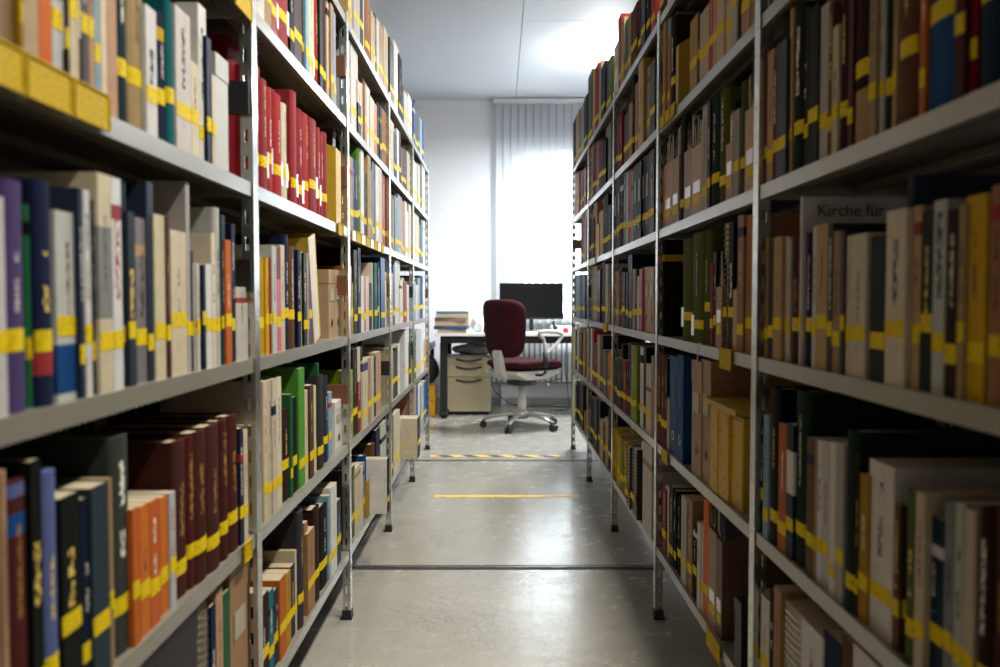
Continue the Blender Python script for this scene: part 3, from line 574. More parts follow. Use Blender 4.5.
import re
class Item: pass
items = []; order = {}
for (side, bay, lv), (x0, txt) in ROWS.items():
    X = (AL if side == 'L' else AR); sg = -1 if side == 'L' else 1; zs = LEV[side][lv]
    room = (LEV[side][lv + 1] - LIP - zs - 0.004) if lv < 5 else 0.40
    xa = x0; k = 0
    rowband = rnd.uniform(0.045, 0.06)
    for tok in txt.split():
        p = tok.split(':'); xb = float(p[0])
        if p[1] == 'gap': xa = xb; continue
        it = Item(); it.side, it.bay, it.lv = side, bay, lv
        fl = p[3] if len(p) > 3 else ''
        it.fl = re.sub(r'c[a-z]+@\d+-\d+', '', fl); it.fields = [(a, int(b), int(c)) for a, b, c in re.findall(r'c([a-z]+)@(\d+)-(\d+)', fl)]
        num = lambda ch, d: float(re.search(ch + r'(\d+)', it.fl).group(1)) / 100 if re.search(ch + r'\d', it.fl) else d
        it.style = it.fl[0] if it.fl and it.fl[0] in 'PHBFSX' else 'P'
        it.inset = num('d', 0.004 + rnd.uniform(0, 0.010)) - num('e', 0.0)
        it.band = num('b', rowband + rnd.choice([0, 0, 0.0, 0.012, -0.014]) + rnd.uniform(-0.005, 0.005)); it.hasband = 'n' not in it.fl
        it.film = 'w' in it.fl
        Xs = sg * (X + max(it.inset, 0.004))
        ymid = project(Xs, 1.0, zs)[1]
        # rough depth first, then at the middle of the spine
        ya, yb = depth_at(xa, 320, Xs), depth_at(xb, 320, Xs)
        ym = (ya + yb) / 2; zmid = zs + 0.11; pm = project(Xs, ym, zmid)[1]
        ya, yb = depth_at(xa, pm, Xs), depth_at(xb, pm, Xs)
        if ya > yb: ya, yb = yb, ya
        it.y0, it.y1 = ya + 0.0004, yb - 0.0004
        it.t = max(0.003, it.y1 - it.y0); it.yc = (it.y0 + it.y1) / 2
        it.h = float(p[1][1:]) / 100 if p[1][0] == 'h' else height_at(float(p[1]), Xs, it.yc) - zs
        it.h = max(0.12, min(it.h, room))
        it.cn = p[2]; it.rgb = jit(PAL[p[2]])
        it.D = min(num('D', min(0.21, max(0.13, it.h * rnd.uniform(0.66, 0.78)))), 0.27)
        it.loc = (sg * (X + it.inset), it.yc, zs); it.rz = math.pi / 2 if side == 'L' else -math.pi / 2
        u0, v0 = project(sg * X, it.yc, zs); u1, v1 = project(sg * X, it.yc, zs + it.h)
        it.px = xa, xb
        w = max(0, min(xb, 1000) - max(xa, 0)); hh = max(0, min(v0, 667) - max(v1, 0)); it.area = w * hh
        it.k = None
        if w > 0.5 and hh > 1: k += 1; it.k = k
        items.append(it); xa = xb
    order[(side, bay, lv)] = k

KIND = dict(P='paperback', H='hardcover', B='ring binder', F='magazine file', S='spiral notebook', X='document box')
NAME = dict(P='book', H='book', B='ring_binder', F='magazine_file', S='spiral_notebook', X='document_box')
CAT = dict(P='book', H='book', B='binder', F='magazine file', S='notebook', X='box')
def ordn(k): return {1: '1st', 2: '2nd', 3: '3rd'}.get(k, f'{k}th') if not 20 < k < 24 and not 30 < k < 34 else f'{k}' + {1: 'st', 2: 'nd', 3: 'rd'}[k % 10]
SHELF = ['bottom shelf', 'second shelf up', 'third shelf up', 'fourth shelf up', 'fifth shelf up', 'top shelf']
def put(it, o):
    sz = 'thick ' if it.t > 0.034 else 'slim ' if it.t < 0.011 else 'tall ' if it.h > 0.262 else 'short ' if it.h < 0.195 else ''
    sd = 'left' if it.side == 'L' else 'right'; bay = f'{ORD[it.bay]} {sd} bay'
    tag(o, f'{sz}{CNAME[it.cn]} {KIND[it.style]}, {ordn(it.k)} from left on {SHELF[it.lv]} of {bay}', CAT[it.style], f'{CAT[it.style]}s on the {SHELF[it.lv]}, {bay}')

def inkfor(rgb):
    l = sum(rgb) / 3
    if l > 130: return rnd.choice([(40, 38, 40), (60, 40, 36), (36, 44, 80), (140, 40, 40)])
    return rnd.choice([(225, 220, 205), (214, 184, 96), (200, 196, 190)])
def title(it):
    big = 'T' in it.fl; hw = min(it.t * (0.26 if big else 0.17), 0.0065 if big else 0.0034)
    if not big and rnd.random() < 0.25: return (0, 0, 0)
    a = rnd.uniform(0.38, 0.5) * it.h; return (a, min(it.h * 0.94, a + rnd.uniform(0.25, 0.48) * it.h), hw)

def book_shapes(it):
    """[(name, builder, material, uses attributes)] of a book, first the cover"""
    hard = it.style == 'H'
    rough = rnd.uniform(0.65, 0.85) if hard else rnd.uniform(0.45, 0.75)
    f = [(a / 100 * it.h, b / 100 * it.h, PAL[c]) for c, a, b in it.fields]
    if not f and it.t > 0.008 and it.cn not in ('maroon', 'red', 'orange', 'olive') and rnd.random() < 0.10:
        a = rnd.uniform(0.7, 0.85); f = [(a * it.h, (a + 0.07) * it.h, jit(PAL[rnd.choice(['white', 'black', 'red', 'mustard', 'navy', 'tan'])]))]
    rgb = it.rgb
    m, arc, yp, c = cover(it.t, it.h, it.D, hard, rgb, rough, f, title(it), (150, 112, 56) if it.cn == 'maroon' else inkfor(rgb), side_rgb=(PAL['white'] if it.bay == 2 else PAL['cream']) if 'N' in it.fl else None)
    out = [('cover', m, M_COVER, True), ('pages', pages(it.t, it.h, it.D, yp, c, hard), M_PAGES, False)]
    if it.hasband:
        z = min(it.band, it.h * 0.5); out.append(('spine_label', arc_strip(arc, z, z + 0.022, 0.0005), M_BAND, False))
        if it.film:
            q = -1 if it.side == 'R' else 1; m = MB(); xs = sorted((q * it.t * 0.22, q * it.t * 0.44)); yy = arc[0][1] * 0.18 if hard else 0
            m.box(xs[0], xs[1], yy - 0.0016, yy + 0.002, max(0.008, z - 0.018), z + 0.034); out.append(('label_film', m, M_GLARE_PAPER, False))  # painted streak of glare at the far edge of the spine
    return out
STUFF = MB(); STUFF_M = [M_COVER, M_PAGES, M_BAND, M_GLARE_PAPER]
def to_stuff(it):
    M = Matrix.Translation(it.loc) @ Matrix.Rotation(it.rz, 4, 'Z')
    for nm, mb, mat, at in book_shapes(it):
        mb.m = [STUFF_M.index(mat)] * len(mb.f); STUFF.add(mb, M)
def make_book(it):
    sh = book_shapes(it)
    root = link('book', sh[0][1].mesh('book', sh[0][2], True), None, it.loc, it.rz)
    for nm, mb, mat, at in sh[1:]: part(nm, mb, mat, root, attrs=at, **({} if at else {'fix': False}))
    put(it, root); return root

def colmat(rgb, key, rough=0.55):
    n = 'card_' + key
    return bpy.data.materials.get(n) or simple(n, tuple(v * 0.8 for v in rgb), rough, 0, 0.08, 25)
def file_sides(t, hf, hb, D, th=0.0015):
    """magazine file open at the top, low at the aisle side, high at the back"""
    out = []
    poly = [(0, 0), (0, hf), (D * 0.62, hb), (D, hb), (D, 0)]
    for s in (-1, 1):
        m = MB(); a = s * t / 2; m.prism(poly, 0, min(a, a - s * th), max(a, a - s * th)); out.append(('side_panel', m))
    m = MB(); m.box(-t / 2 + th, t / 2 - th, 0, th, 0, hf); out.append(('front_panel', m))
    m = MB(); m.box(-t / 2 + th, t / 2 - th, D - th, D, 0, hb); out.append(('back_panel', m))
    m = MB(); m.box(-t / 2 + th, t / 2 - th, th, D - th, 0, th); out.append(('bottom_panel', m))
    return out
def make_file(it):
    room = 0.285 if it.lv < 5 else 0.30
    hf = max(0.05, it.h if 'i' in it.fl else it.h); hb = min(0.283, hf + (0.10 if 'i' in it.fl else 0.09)); hb = max(hb, min(0.283, 0.24))
    if 'G' in it.fl: hf, hb = 0.10, 0.283
    vv = rnd.randint(0, 3); mat = colmat(tuple(v * (0.86 + 0.07 * vv) for v in PAL[it.cn]), f'{it.cn}_{vv}')
    r = bpy.data.objects.new('magazine_file', None); COL.objects.link(r); r.location = it.loc; r.rotation_euler = (0, 0, it.rz)
    for nm, m in file_sides(it.t, hf, hb, 0.24): part(nm, m, mat, r)
    if 'i' in it.fl:
        m = MB(); m.box(-it.t * 0.3, it.t * 0.3, -0.0008, 0, 0.03, 0.052); part('spine_label', m, M_BAND, r)
        m = MB(); m.box(-it.t * 0.32, it.t * 0.32, -0.0008, 0, 0.056, 0.085); part('paper_label', m, M_GLARE_PAPER, r)
    put(it, r)
    if 'i' in it.fl:                                             # thin booklets standing in it
        n = max(1, int(it.t / 0.008)); w = (it.t - 0.005) / n
        for k in range(n):
            b = Item(); b.__dict__.update(it.__dict__); b.style = 'P'; b.fl = 'T'; b.fields = []; b.t = w - 0.0006; b.h = min(0.285, it.h + rnd.uniform(0.05, 0.085)); b.D = 0.2
            if b.h < it.h + 0.02: continue
            b.hasband = False; b.cn = rnd.choice(['black', 'black', 'cream', 'dgrey', 'black']); b.rgb = jit(PAL[b.cn])
            b.loc = (it.loc[0] + (-1 if it.side == 'L' else 1) * 0.006, it.yc - it.t / 2 + 0.0025 + (k + 0.5) * w, it.loc[2] + 0.002); b.inner = it
            inner.append(b)
    return r
inner = []
def make_box(it):
    t, h, D = it.t, it.h, max(0.16, min(0.26, it.h * 0.85)); mat = colmat(PAL[it.cn], it.cn)
    r = bpy.data.objects.new('document_box', None); COL.objects.link(r); r.location = it.loc; r.rotation_euler = (0, 0, it.rz)
    lid = min(0.05, h * 0.2)
    m = MB(); m.box(-t / 2 + 0.0012, t / 2 - 0.0012, 0.0012, D - 0.0012, 0, h - 0.004); part('body', m, mat, r, bevel=0.0008)
    if 'U' in it.fl:                                             # tall archive box: fixed spine plate with studs and a finger hole
        m = MB(); m.box(-t / 2 + 0.003, t / 2 - 0.003, -0.0006, 0.0012, 0.004, h - 0.012); part('spine_plate', m, mat, r, bevel=0.001)
        for z in (0.02, 0.05, 0.5 * h, h - 0.05):
            m = MB(); m.tube([(t * 0.18 * (-1 if z > 0.05 else 1), -0.0012, z), (t * 0.18 * (-1 if z > 0.05 else 1), 0.0, z)], 0.003, 10); part('rivet', m, M_BLACKP, r)
    else:
        m = MB(); m.box(-t / 2, t / 2, 0, D, h - lid, h); part('lid', m, mat, r, bevel=0.0008)
        if t > 0.02 and it.cn in ('kraft', 'tan', 'brown', 'white'):
            m = MB(); m.box(-t * 0.3, t * 0.3, -0.0008, 0, h * 0.55, h * 0.72); part('paper_label', m, colmat((206, 196, 170), 'paper'), r)
            m = MB(); m.tube([(0, -0.0006, h * 0.22), (0, 0.0, h * 0.22)], min(0.011, t * 0.3), 14); part('finger_hole', m, M_BLACKP, r)
    put(it, r); return r
def make_binder(it):
    m, arc, yp, c = cover(it.t, it.h, 0.24, False, it.rgb, 0.55, board=0.002)
    r = link('ring_binder', m.mesh('ring_binder', M_COVER, True), None, it.loc, it.rz)
    part('papers', pages(it.t, it.h - 0.02, 0.22, yp + 0.004, c + 0.002, True), M_PAGES, r, fix=False)
    if it.t > 0.012:
        m = MB(); n = 16; R = min(0.012, it.t * 0.3)
        ring = [[(math.cos(2 * math.pi * a / n) * (R + 0.0014 * math.cos(b * math.pi / 3)), -0.0006 + 0.0012 * math.sin(b * math.pi / 3), it.h * 0.2 + math.sin(2 * math.pi * a / n) * (R + 0.0014 * math.cos(b * math.pi / 3))) for b in range(6)] for a in range(n)]
        m.grid(ring, True, True); part('finger_ring', m, M_POST, r)
    if it.hasband: part('spine_label', arc_strip(arc, it.band, it.band + 0.022, 0.0006), M_BAND, r, fix=False)
    m = MB(); m.box(-it.t * 0.14, it.t * 0.14, -0.0008, 0.0002, it.h * 0.5, it.h * 0.78); part('title_strip', m, colmat((176, 178, 180), 'strip') if it.cn == 'black' else colmat(tuple(v * 0.8 for v in PAL[it.cn]), it.cn + '_strip'), r)
    put(it, r); return r
def make_spiral(it):
    t, h, D = it.t, it.h, min(0.2, it.D); r = bpy.data.objects.new('spiral_notebook', None); COL.objects.link(r); r.location = it.loc; r.rotation_euler = (0, 0, it.rz)
    mat = colmat(PAL[it.cn], it.cn)
    for s in (-1, 1):
        m = MB(); a = s * t / 2; b_ = a - s * 0.0012; m.box(min(a, b_), max(a, b_), 0.004, D, 0, h); part('cover', m, mat, r)
    m = MB(); m.box(-t / 2 + 0.0015, t / 2 - 0.0015, 0.006, D - 0.002, 0.002, h - 0.002); part('pages', m, M_PAGES, r)
    m = MB(); z = 0.012
    while z < h - 0.012:
        m.tube([(t * 0.42 * math.cos(a), 0.006 - 0.006 * math.sin(a), z + 0.0015 * a / math.pi) for a in [math.pi * q / 6 for q in range(7)]], 0.0016, 5, caps=False); z += 0.0125
    o = part('binding_rings', m, M_BLACKP if it.cn in ('black', 'teal') else M_POST, r); o['kind'] = 'stuff'
    if it.hasband:
        m = MB(); m.box(-t * 0.45, t * 0.45, -0.0026, -0.0018, it.band, it.band + 0.022); part('spine_label', m, M_BAND, r)
    put(it, r); return r

def emblem(o, it):
    # faint octagon ring and a pale strip on the cover of the big black book
    m = MB(); R, r = 0.026, 0.021
    oc = lambda q: [(math.cos(math.pi / 8 + k * math.pi / 4) * q, math.sin(math.pi / 8 + k * math.pi / 4) * q) for k in range(8)]
    a, b = oc(R), oc(r); x = it.t / 2 + 0.0005; cy, cz = 0.05, 0.166
    for k in range(8):
        j = (k + 1) % 8; m.face([(x, cy + a[k][0], cz + a[k][1]), (x, cy + a[j][0], cz + a[j][1]), (x, cy + b[j][0], cz + b[j][1]), (x, cy + b[k][0], cz + b[k][1])])
    part('cover_emblem', m, colmat((120, 112, 100), 'emblem'), o)
    m = MB(); m.box(x - 0.0003, x + 0.0003, 0.004, 0.075, 0.085, 0.092); part('cover_strip', m, colmat((206, 200, 186), 'paper_strip'), o)
MAXB = 300
books = sorted([i for i in items if i.style in 'PH'], key=lambda i: -i.area)
single = set(id(b) for b in books[:MAXB] if b.k)
kirche = None
for it in items:
    if it.style in 'PH':
        if id(it) in single:
            o = make_book(it)
            if 'K' in it.fl: kirche = (o, it)
            if 'O' in it.fl: emblem(o, it)
            if 'N' in it.fl and 'e' in it.fl:                    # the two booklets that stick out into the aisle
                o['label'] = ('white-covered book with black spine' if it.bay == 2 else 'cream book with slate spine') + f' sticking out into the aisle, bottom shelf of {ORD[it.bay]} left bay'
        else: to_stuff(it)
    elif it.area > 0 and it.k:
        {'B': make_binder, 'F': make_file, 'S': make_spiral, 'X': make_box}[it.style](it)
for b in inner: to_stuff(b)
# title on the big pale book of the nearest right bay
def text_mesh(s, size, mat):
    cu = bpy.data.curves.new('text', 'FONT'); cu.body = s; cu.size = size; cu.extrude = 0.0002
    o = bpy.data.objects.new('text', cu); COL.objects.link(o); bpy.context.view_layer.update()
    me = bpy.data.meshes.new_from_object(o.evaluated_get(bpy.context.evaluated_depsgraph_get())); me.materials.clear(); me.materials.append(mat)
    bpy.data.objects.remove(o); return me
M_INK = simple('black_print', (26, 25, 26), 0.6)
if kirche:
    o, it = kirche
    for s, z, sz in (('Kirche für', it.h - 0.031, 0.027),):
        t = link('cover_title', text_mesh(s, sz, M_INK), o); t.location = (it.t / 2 + 0.0004, 0.024, z); t.rotation_euler = (math.pi / 2, 0, math.pi / 2)
# rows hidden behind, seen only as dark shapes between the books
pal_b = ['cream', 'tan', 'brown', 'maroon', 'navy', 'dgreen', 'grey', 'black', 'white', 'dred', 'olive', 'slate']
def random_row(side, bay, lv, back, fill=1.0, hmax=0.27):
    sg = -1 if side == 'L' else 1; X = (AL if side == 'L' else AR) + (DEPTH + 0.05 if back else 0)
    y = Y0 + bay * BAY + 0.04; end = Y0 + bay * BAY + 0.04 + 0.93 * fill
    while y < end:
        b = Item(); b.t = rnd.uniform(0.012, 0.045); b.h = rnd.uniform(0.19, hmax); b.D = b.h * 0.7; b.style = rnd.choice('PH'); b.fl = ''; b.fields = []
        b.cn = rnd.choice(pal_b); b.rgb = jit(PAL[b.cn]); b.hasband = False; b.film = False; b.band = 0.05; b.bay = bay
        b.loc = (sg * (X + 0.02), y + b.t / 2, LEV[side][lv]); b.rz = math.pi / 2 if side == 'L' else -math.pi / 2
        to_stuff(b); y += b.t + 0.001
for side in 'LR':
    for b in range(NB if side == 'L' else 3):
        for lv in range(6):
            if side == 'R' and b == 0 and lv == 2: random_row(side, b, lv, True, 0.5, 0.22)
            else: random_row(side, b, lv, True, rnd.uniform(0.8, 1.0))
for side in 'LR':
    for b in (-1, 0, 1):
        for lv in range(6):
            if (side, b, lv) not in ROWS: random_row(side, b, lv, False, 0.95, 0.26)
so = link('shelved_books', STUFF.mesh('shelved_books', STUFF_M, True)); so['kind'] = 'stuff'
tag(so, 'many more small far-off books filling the shelves at the far end of the aisle', 'books')
print('BOOKS', len(books), 'single', len(single), 'other', len([i for i in items if i.style not in 'PH']), 'stuff faces', len(STUFF.f))
# ------------------------------------------------------------------ shelf label holders
M_HOLD = band_mat('yellow_shelf_label', (186, 156, 4))
M_WLAB = simple('white_shelf_label', (226, 222, 208), 0.5)
def holder(side, lv, xa, xb, label, hgt=0.045, white=False, dz=0.0):
    sg = -1 if side == 'L' else 1; X = AL if side == 'L' else AR; z = LEV[side][lv]
    pm = project(sg * X, abs(depth_at((xa + xb) / 2, 320, sg * X)), z)[1]
    ya, yb = sorted((depth_at(xa, pm, sg * X), depth_at(xb, pm, sg * X))); w = yb - ya - 0.002
    r = bpy.data.objects.new('shelf_label', None); COL.objects.link(r); r.location = (sg * (X - 0.0035), (ya + yb) / 2, z + 0.004 + dz)
    r.rotation_euler = (0, 0, math.pi / 2 if side == 'L' else -math.pi / 2)
    m = MB(); m.box(-w / 2, w / 2, 0, 0.0012, -hgt, 0); part('card', m, M_WLAB if white else M_HOLD, r)
    m = MB()
    for q in ((-w / 2, -w / 2 + 0.002, -hgt, 0), (w / 2 - 0.002, w / 2, -hgt, 0), (-w / 2 + 0.002, w / 2 - 0.002, -0.002, 0), (-w / 2 + 0.002, w / 2 - 0.002, -hgt, -hgt + 0.002)): m.box(q[0], q[1], -0.0015, 0, q[2], q[3])
    part('frame', m, M_HOLD, r)
    tag(r, label, 'shelf label', 'label cards on the shelf edges')
for i, (a, b) in enumerate(((-25, 21), (23, 69), (71, 107))):
    holder('L', 3, a, b, ['yellow label holder cut off by the left picture edge, fourth shelf', 'yellow label holder in the middle of three on nearest left shelf edge', 'yellow label holder with a shiny lower edge, rightmost of three, nearest left bay'][i], 0.042, dz=0.016)
holder('L', 4, 233, 250, 'yellow label card on the shelf edge at the top beside the left post', 0.04)
holder('L', 1, 242, 250, 'yellow label card with red mark by the first left post, second shelf', 0.035)
holder('L', 3, 337, 341, 'small label card under the yellow file, second left bay', 0.035)
holder('L', 3, 342, 346, 'small white label card next to the second left post', 0.03, True)
xs = [351, 355.5, 360.5, 365, 369.5, 373.5, 377, 380.5, 383.5]
for i in range(8):
    holder('L', 3, xs[i], xs[i + 1] - 0.4, f'{ORDW[i] if False else ["first", "second", "third", "fourth", "fifth", "sixth", "seventh", "eighth"][i]} from the left of the eight label cards on the third left bay', 0.036, i % 2 == 0)
for i, (a, b) in enumerate(((661, 665.5), (666, 671), (671.5, 676))):
    holder('R', 4, a, b, f'yellow label card, {["leftmost", "middle", "rightmost"][i]} of three on the upper right shelf edge', 0.035, dz=0.012)
holder('R', 2, 721, 733, 'yellow label card below the black spiral notebook, second right bay', 0.045)
holder('R', 1, 663, 669, 'yellow label card beside the blue binders, second right bay', 0.04)
holder('R', 0, 708, 722, 'yellow label card on the bottom shelf edge, second right bay', 0.045)
holder('R', 2, 604, 607.5, 'small yellow label card on the third shelf edge, fourth right bay', 0.04)
holder('R', 3, 590, 596, 'small pale label card on the fourth shelf edge, fourth right bay', 0.035, True)
# thin string hanging from a shelf edge
def hang(side, lv, px, L_, label):
    sg = -1 if side == 'L' else 1; X = AL if side == 'L' else AR; z = LEV[side][lv]; y = depth_at(px, project(sg * X, depth_at(px, 320, sg * X), z)[1], sg * X)
    m = MB(); m.tube([(sg * X + sg * 0.05, y, z + 0.0012), (sg * (X - 0.001), y, z + 0.0014), (sg * (X - 0.002), y + 0.004, z - L_ * 0.5), (sg * (X - 0.002), y + 0.012, z - L_)], 0.0011, 5)
    tag(link('string', m.mesh('string', M_WLAB)), label, 'string')
hang('R', 1, 633, 0.05, 'thin white string hanging from the second shelf edge, third right bay')
hang('R', 2, 699, 0.05, 'thin pale string hanging over the third shelf edge, second right bay')

# flat yellow folder lying on the yellow archive boxes
fx = depth_at(726, 440, AR); m = MB(); m.box(-0.15, 0.13, -0.0, 0.20, 0, 0.012)
lids = sorted([i for i in items if 'U' in i.fl], key=lambda i: i.yc)
zt = LEV['R'][1] + max(i.h for i in lids)
fo = link('flat_folder', m.mesh('flat_folder', colmat((216, 182, 60), 'yellow_flat')), None, (AR - 0.004, sum(i.yc for i in lids) / 3, zt), -math.pi / 2)
tag(fo, 'flat yellow folder lying across the tops of the yellow archive boxes', 'folder')

# wide yellow file with a cream back leaning against the books of the second left bay
lf = bpy.data.objects.new('leaning_file', None); COL.objects.link(lf); zf = LEV['L'][2]
lf.location = (-AL - 0.006, depth_at(314.5, 340, -AL - 0.006), zf + 0.0003); lf.rotation_euler = (math.radians(13), 0, 0)
tag(lf, 'wide yellow box file with cream back leaning against books, second left bay', 'box file')
tw, th_, td = 0.078, 0.268, 0.24
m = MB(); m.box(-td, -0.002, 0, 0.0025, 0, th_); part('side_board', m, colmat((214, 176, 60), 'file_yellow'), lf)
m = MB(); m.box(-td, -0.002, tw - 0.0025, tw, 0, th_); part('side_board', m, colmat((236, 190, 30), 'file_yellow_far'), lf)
m = MB(); m.box(-0.002, 0.0, 0, tw - 0.0125, 0, th_); part('back_board', m, colmat((246, 236, 206), 'file_cream'), lf)
m = MB(); m.box(-0.002, 0.0, tw - 0.0125, tw, 0, th_); part('edge_strip', m, colmat((236, 190, 30), 'file_yellow_edge'), lf)
m = MB(); m.box(-td, -0.002, 0.0025, tw - 0.0025, 0, 0.0025); part('bottom_board', m, colmat((214, 176, 60), 'file_yellow'), lf)
m = MB(); m.box(-td + 0.01, -0.004, 0.004, tw - 0.02, 0.003, th_ - 0.015); part('papers', m, M_PAGES, lf)

# ------------------------------------------------------------------ the desk corner at the end of the aisle
def wx(px, Y): return (px - 498) / FPX * Y
M_DTOP = simple('desk_top_laminate', (208, 206, 200), 0.4)
M_DBLK = simple('desk_frame_black', (14, 14, 15), 0.5, 0.0)
DZ = 0.715
desk = bpy.data.objects.new('desk', None); COL.objects.link(desk); desk.location = (0.35, 7.45, 0)
tag(desk, 'office desk with pale top and black steel frame under the window', 'desk')
m = MB(); m.box(-0.875, 0.85, -0.42, 0.40, DZ - 0.025, DZ); part('table_top', m, M_DTOP, desk, bevel=0.003)
m = MB(); m.box(-0.83, 0.80, -0.38, -0.34, DZ - 0.085, DZ - 0.025); part('front_rail', m, M_DBLK, desk)
m = MB(); m.box(-0.78, 0.80, 0.32, 0.36, DZ - 0.085, DZ - 0.025); part('rear_rail', m, M_DBLK, desk)
for x in (-0.805, 0.77):
    m = MB(); m.box(x - 0.035, x + 0.035, -0.38, 0.36, 0.018, 0.055); part('foot_beam', m, M_DBLK, desk, bevel=0.01)
    for y in (-0.34, 0.3):
        m = MB(); m.tube([(x, y, 0), (x, y, 0.02)], 0.022, 12); part('foot_pad', m, M_BLACKP, desk)
    m = MB(); m.box(x - 0.03, x + 0.03, -0.36, -0.30, 0.055, DZ - 0.085); part('leg', m, M_DBLK, desk, bevel=0.006)
    m = MB(); m.box(x - 0.03, x + 0.03, 0.28, 0.34, 0.055, DZ - 0.085); part('leg', m, M_DBLK, desk, bevel=0.006)
# low side cabinet / shelf board left of the desk
side = bpy.data.objects.new('side_table', None); COL.objects.link(side); side.location = (-0.88, 7.55, 0)
tag(side, 'low grey side table left of the desk beside the bookshelf end', 'table')
m = MB(); m.box(-0.30, 0.30, -0.34, 0.34, 0.555, 0.615); part('table_top', m, simple('side_table_grey', (176, 178, 180), 0.5), side, bevel=0.003)
for x in (-0.27, 0.27):
    for y in (-0.31, 0.31):
        m = MB(); m.box(x - 0.018, x + 0.018, y - 0.018, y + 0.018, 0, 0.555); part('leg', m, M_DBLK, side)
# yellow box and black bag below the side table
m = MB(); m.box(-0.12, 0.12, -0.13, 0.13, 0, 0.262); r = link('yellow_bin', m.mesh('yellow_bin', simple('yellow_plastic', (226, 164, 20), 0.4)), None, (-0.66, 7.36, 0))
tag(r, 'yellow plastic bin on the floor below the side table', 'bin'); md = r.modifiers.new('bevel', 'BEVEL'); md.width = 0.008; md.segments = 2
m = MB(); m.box(-0.125, 0.125, -0.135, 0.135, 0.125, 0.14); part('rim', m, simple('yellow_rim', (206, 146, 16), 0.4), r)
def blob(name, mat, size, seed, loc, exp=3.0, amp=0.08, nu=20, nv=12, parent=None):
    """rounded irregular soft body resting on its base"""
    q = random.Random(seed); ph = [(q.uniform(0, 6.28), q.randint(2, 5), q.randint(1, 4)) for _ in range(5)]
    m = MB(); rows = []
    def sp(v): return math.copysign(abs(v) ** (2 / exp), v)
    for i in range(nv + 1):
        th = -math.pi / 2 + math.pi * i / nv; row = []
        for j in range(nu):
            f = 2 * math.pi * j / nu; k = 1 + amp * sum(math.sin(a * f + p) * math.cos(b * th + p) for p, a, b in ph) / 2
            row.append((size[0] * sp(math.cos(th)) * sp(math.cos(f)) * k, size[1] * sp(math.cos(th)) * sp(math.sin(f)) * k, size[2] * (1 + sp(math.sin(th)) * (k if th > 0 else 1))))
        rows.append(row)
    m.grid(rows, closed_u=True); return link(name, m.mesh(name, mat), parent, loc)
bag = blob('black_bag', simple('black_nylon', (24, 23, 24), 0.6, 0, 0.2, 20, 0.4, 60), (0.13, 0.12, 0.13), 3, (-0.66, 7.36, 0.2635), 3, 0.10)
tag(bag, 'black nylon bag standing on the yellow bin under the side table', 'bag')
m = MB(); m.tube([(-0.05, -0.1, 0.2), (-0.05, -0.135, 0.25), (0.0, -0.14, 0.27), (0.05, -0.135, 0.25), (0.05, -0.1, 0.2)], 0.008, 8); part('handle', m, M_BLACKP, bag)
for x, z in ((-0.03, 0.17), (0.035, 0.1)):
    m = MB(); m.box(x - 0.012, x + 0.012, -0.132, -0.12, z - 0.012, z + 0.012); part('buckle', m, simple('grey_buckle', (150, 150, 150), 0.3, 0.5), bag)

# drawer pedestal
M_PED = simple('beige_pedestal', (184, 172, 142), 0.45, 0, 0.03); M_HND = simple('grey_handle', (78, 76, 72), 0.35, 0.4)
px0, px1, PY = wx(447, 7.3), wx(490.5, 7.3), 7.30
ped = bpy.data.objects.new('drawer_pedestal', None); COL.objects.link(ped); pw = (px1 - px0) / 2; ped.location = ((px0 + px1) / 2, PY, 0)
tag(ped, 'beige drawer pedestal with curved grey handles under the desk', 'drawer unit')
m = MB(); m.box(-pw, pw, 0.02, 0.55, 0.03, 0.495); part('body', m, simple('pedestal_side_grey', (196, 194, 188), 0.45), ped)
m = MB(); m.box(-pw + 0.02, pw - 0.02, 0.03, 0.54, 0.0, 0.03); part('plinth', m, M_BLACKP, ped)
for za, zb, hz in ((0.03, 0.325, 0.305), (0.330, 0.436, 0.416), (0.441, 0.497, 0.484)):
    m = MB(); m.box(-pw, pw, 0.0, 0.019, za, zb); d = part('drawer', m, M_PED, ped, bevel=0.002)
    pts = [(-0.11 + 0.22 * k / 10, -0.004 - 0.018 * math.sin(math.pi * k / 10), hz - 0.018 * math.sin(math.pi * k / 10)) for k in range(11)]
    m = MB(); m.tube(pts, 0.009, 8); part('handle', m, M_HND, d)
cl = blob('folded_jacket', simple('grey_cloth', (112, 112, 114), 0.85, 0, 0.25, 25, 0.5, 60), (0.17, 0.15, 0.045), 11, ((px0 + px1) / 2 + 0.04, 7.50, 0.5225), 2.6, 0.24)
tag(cl, 'folded grey jacket lying on top of the drawer pedestal', 'clothing')
m = MB(); m.box(-0.17, 0.17, -0.12, 0.12, 0, 0.015); r = link('paper_sheaf', m.mesh('paper_sheaf', colmat((196, 192, 182), 'sheaf')), None, ((px0 + px1) / 2 - 0.02, 7.44, 0.4975)); 
cl.location.z = 0.5130
tag(r, 'pale sheaf of papers under the grey jacket on the pedestal', 'papers')

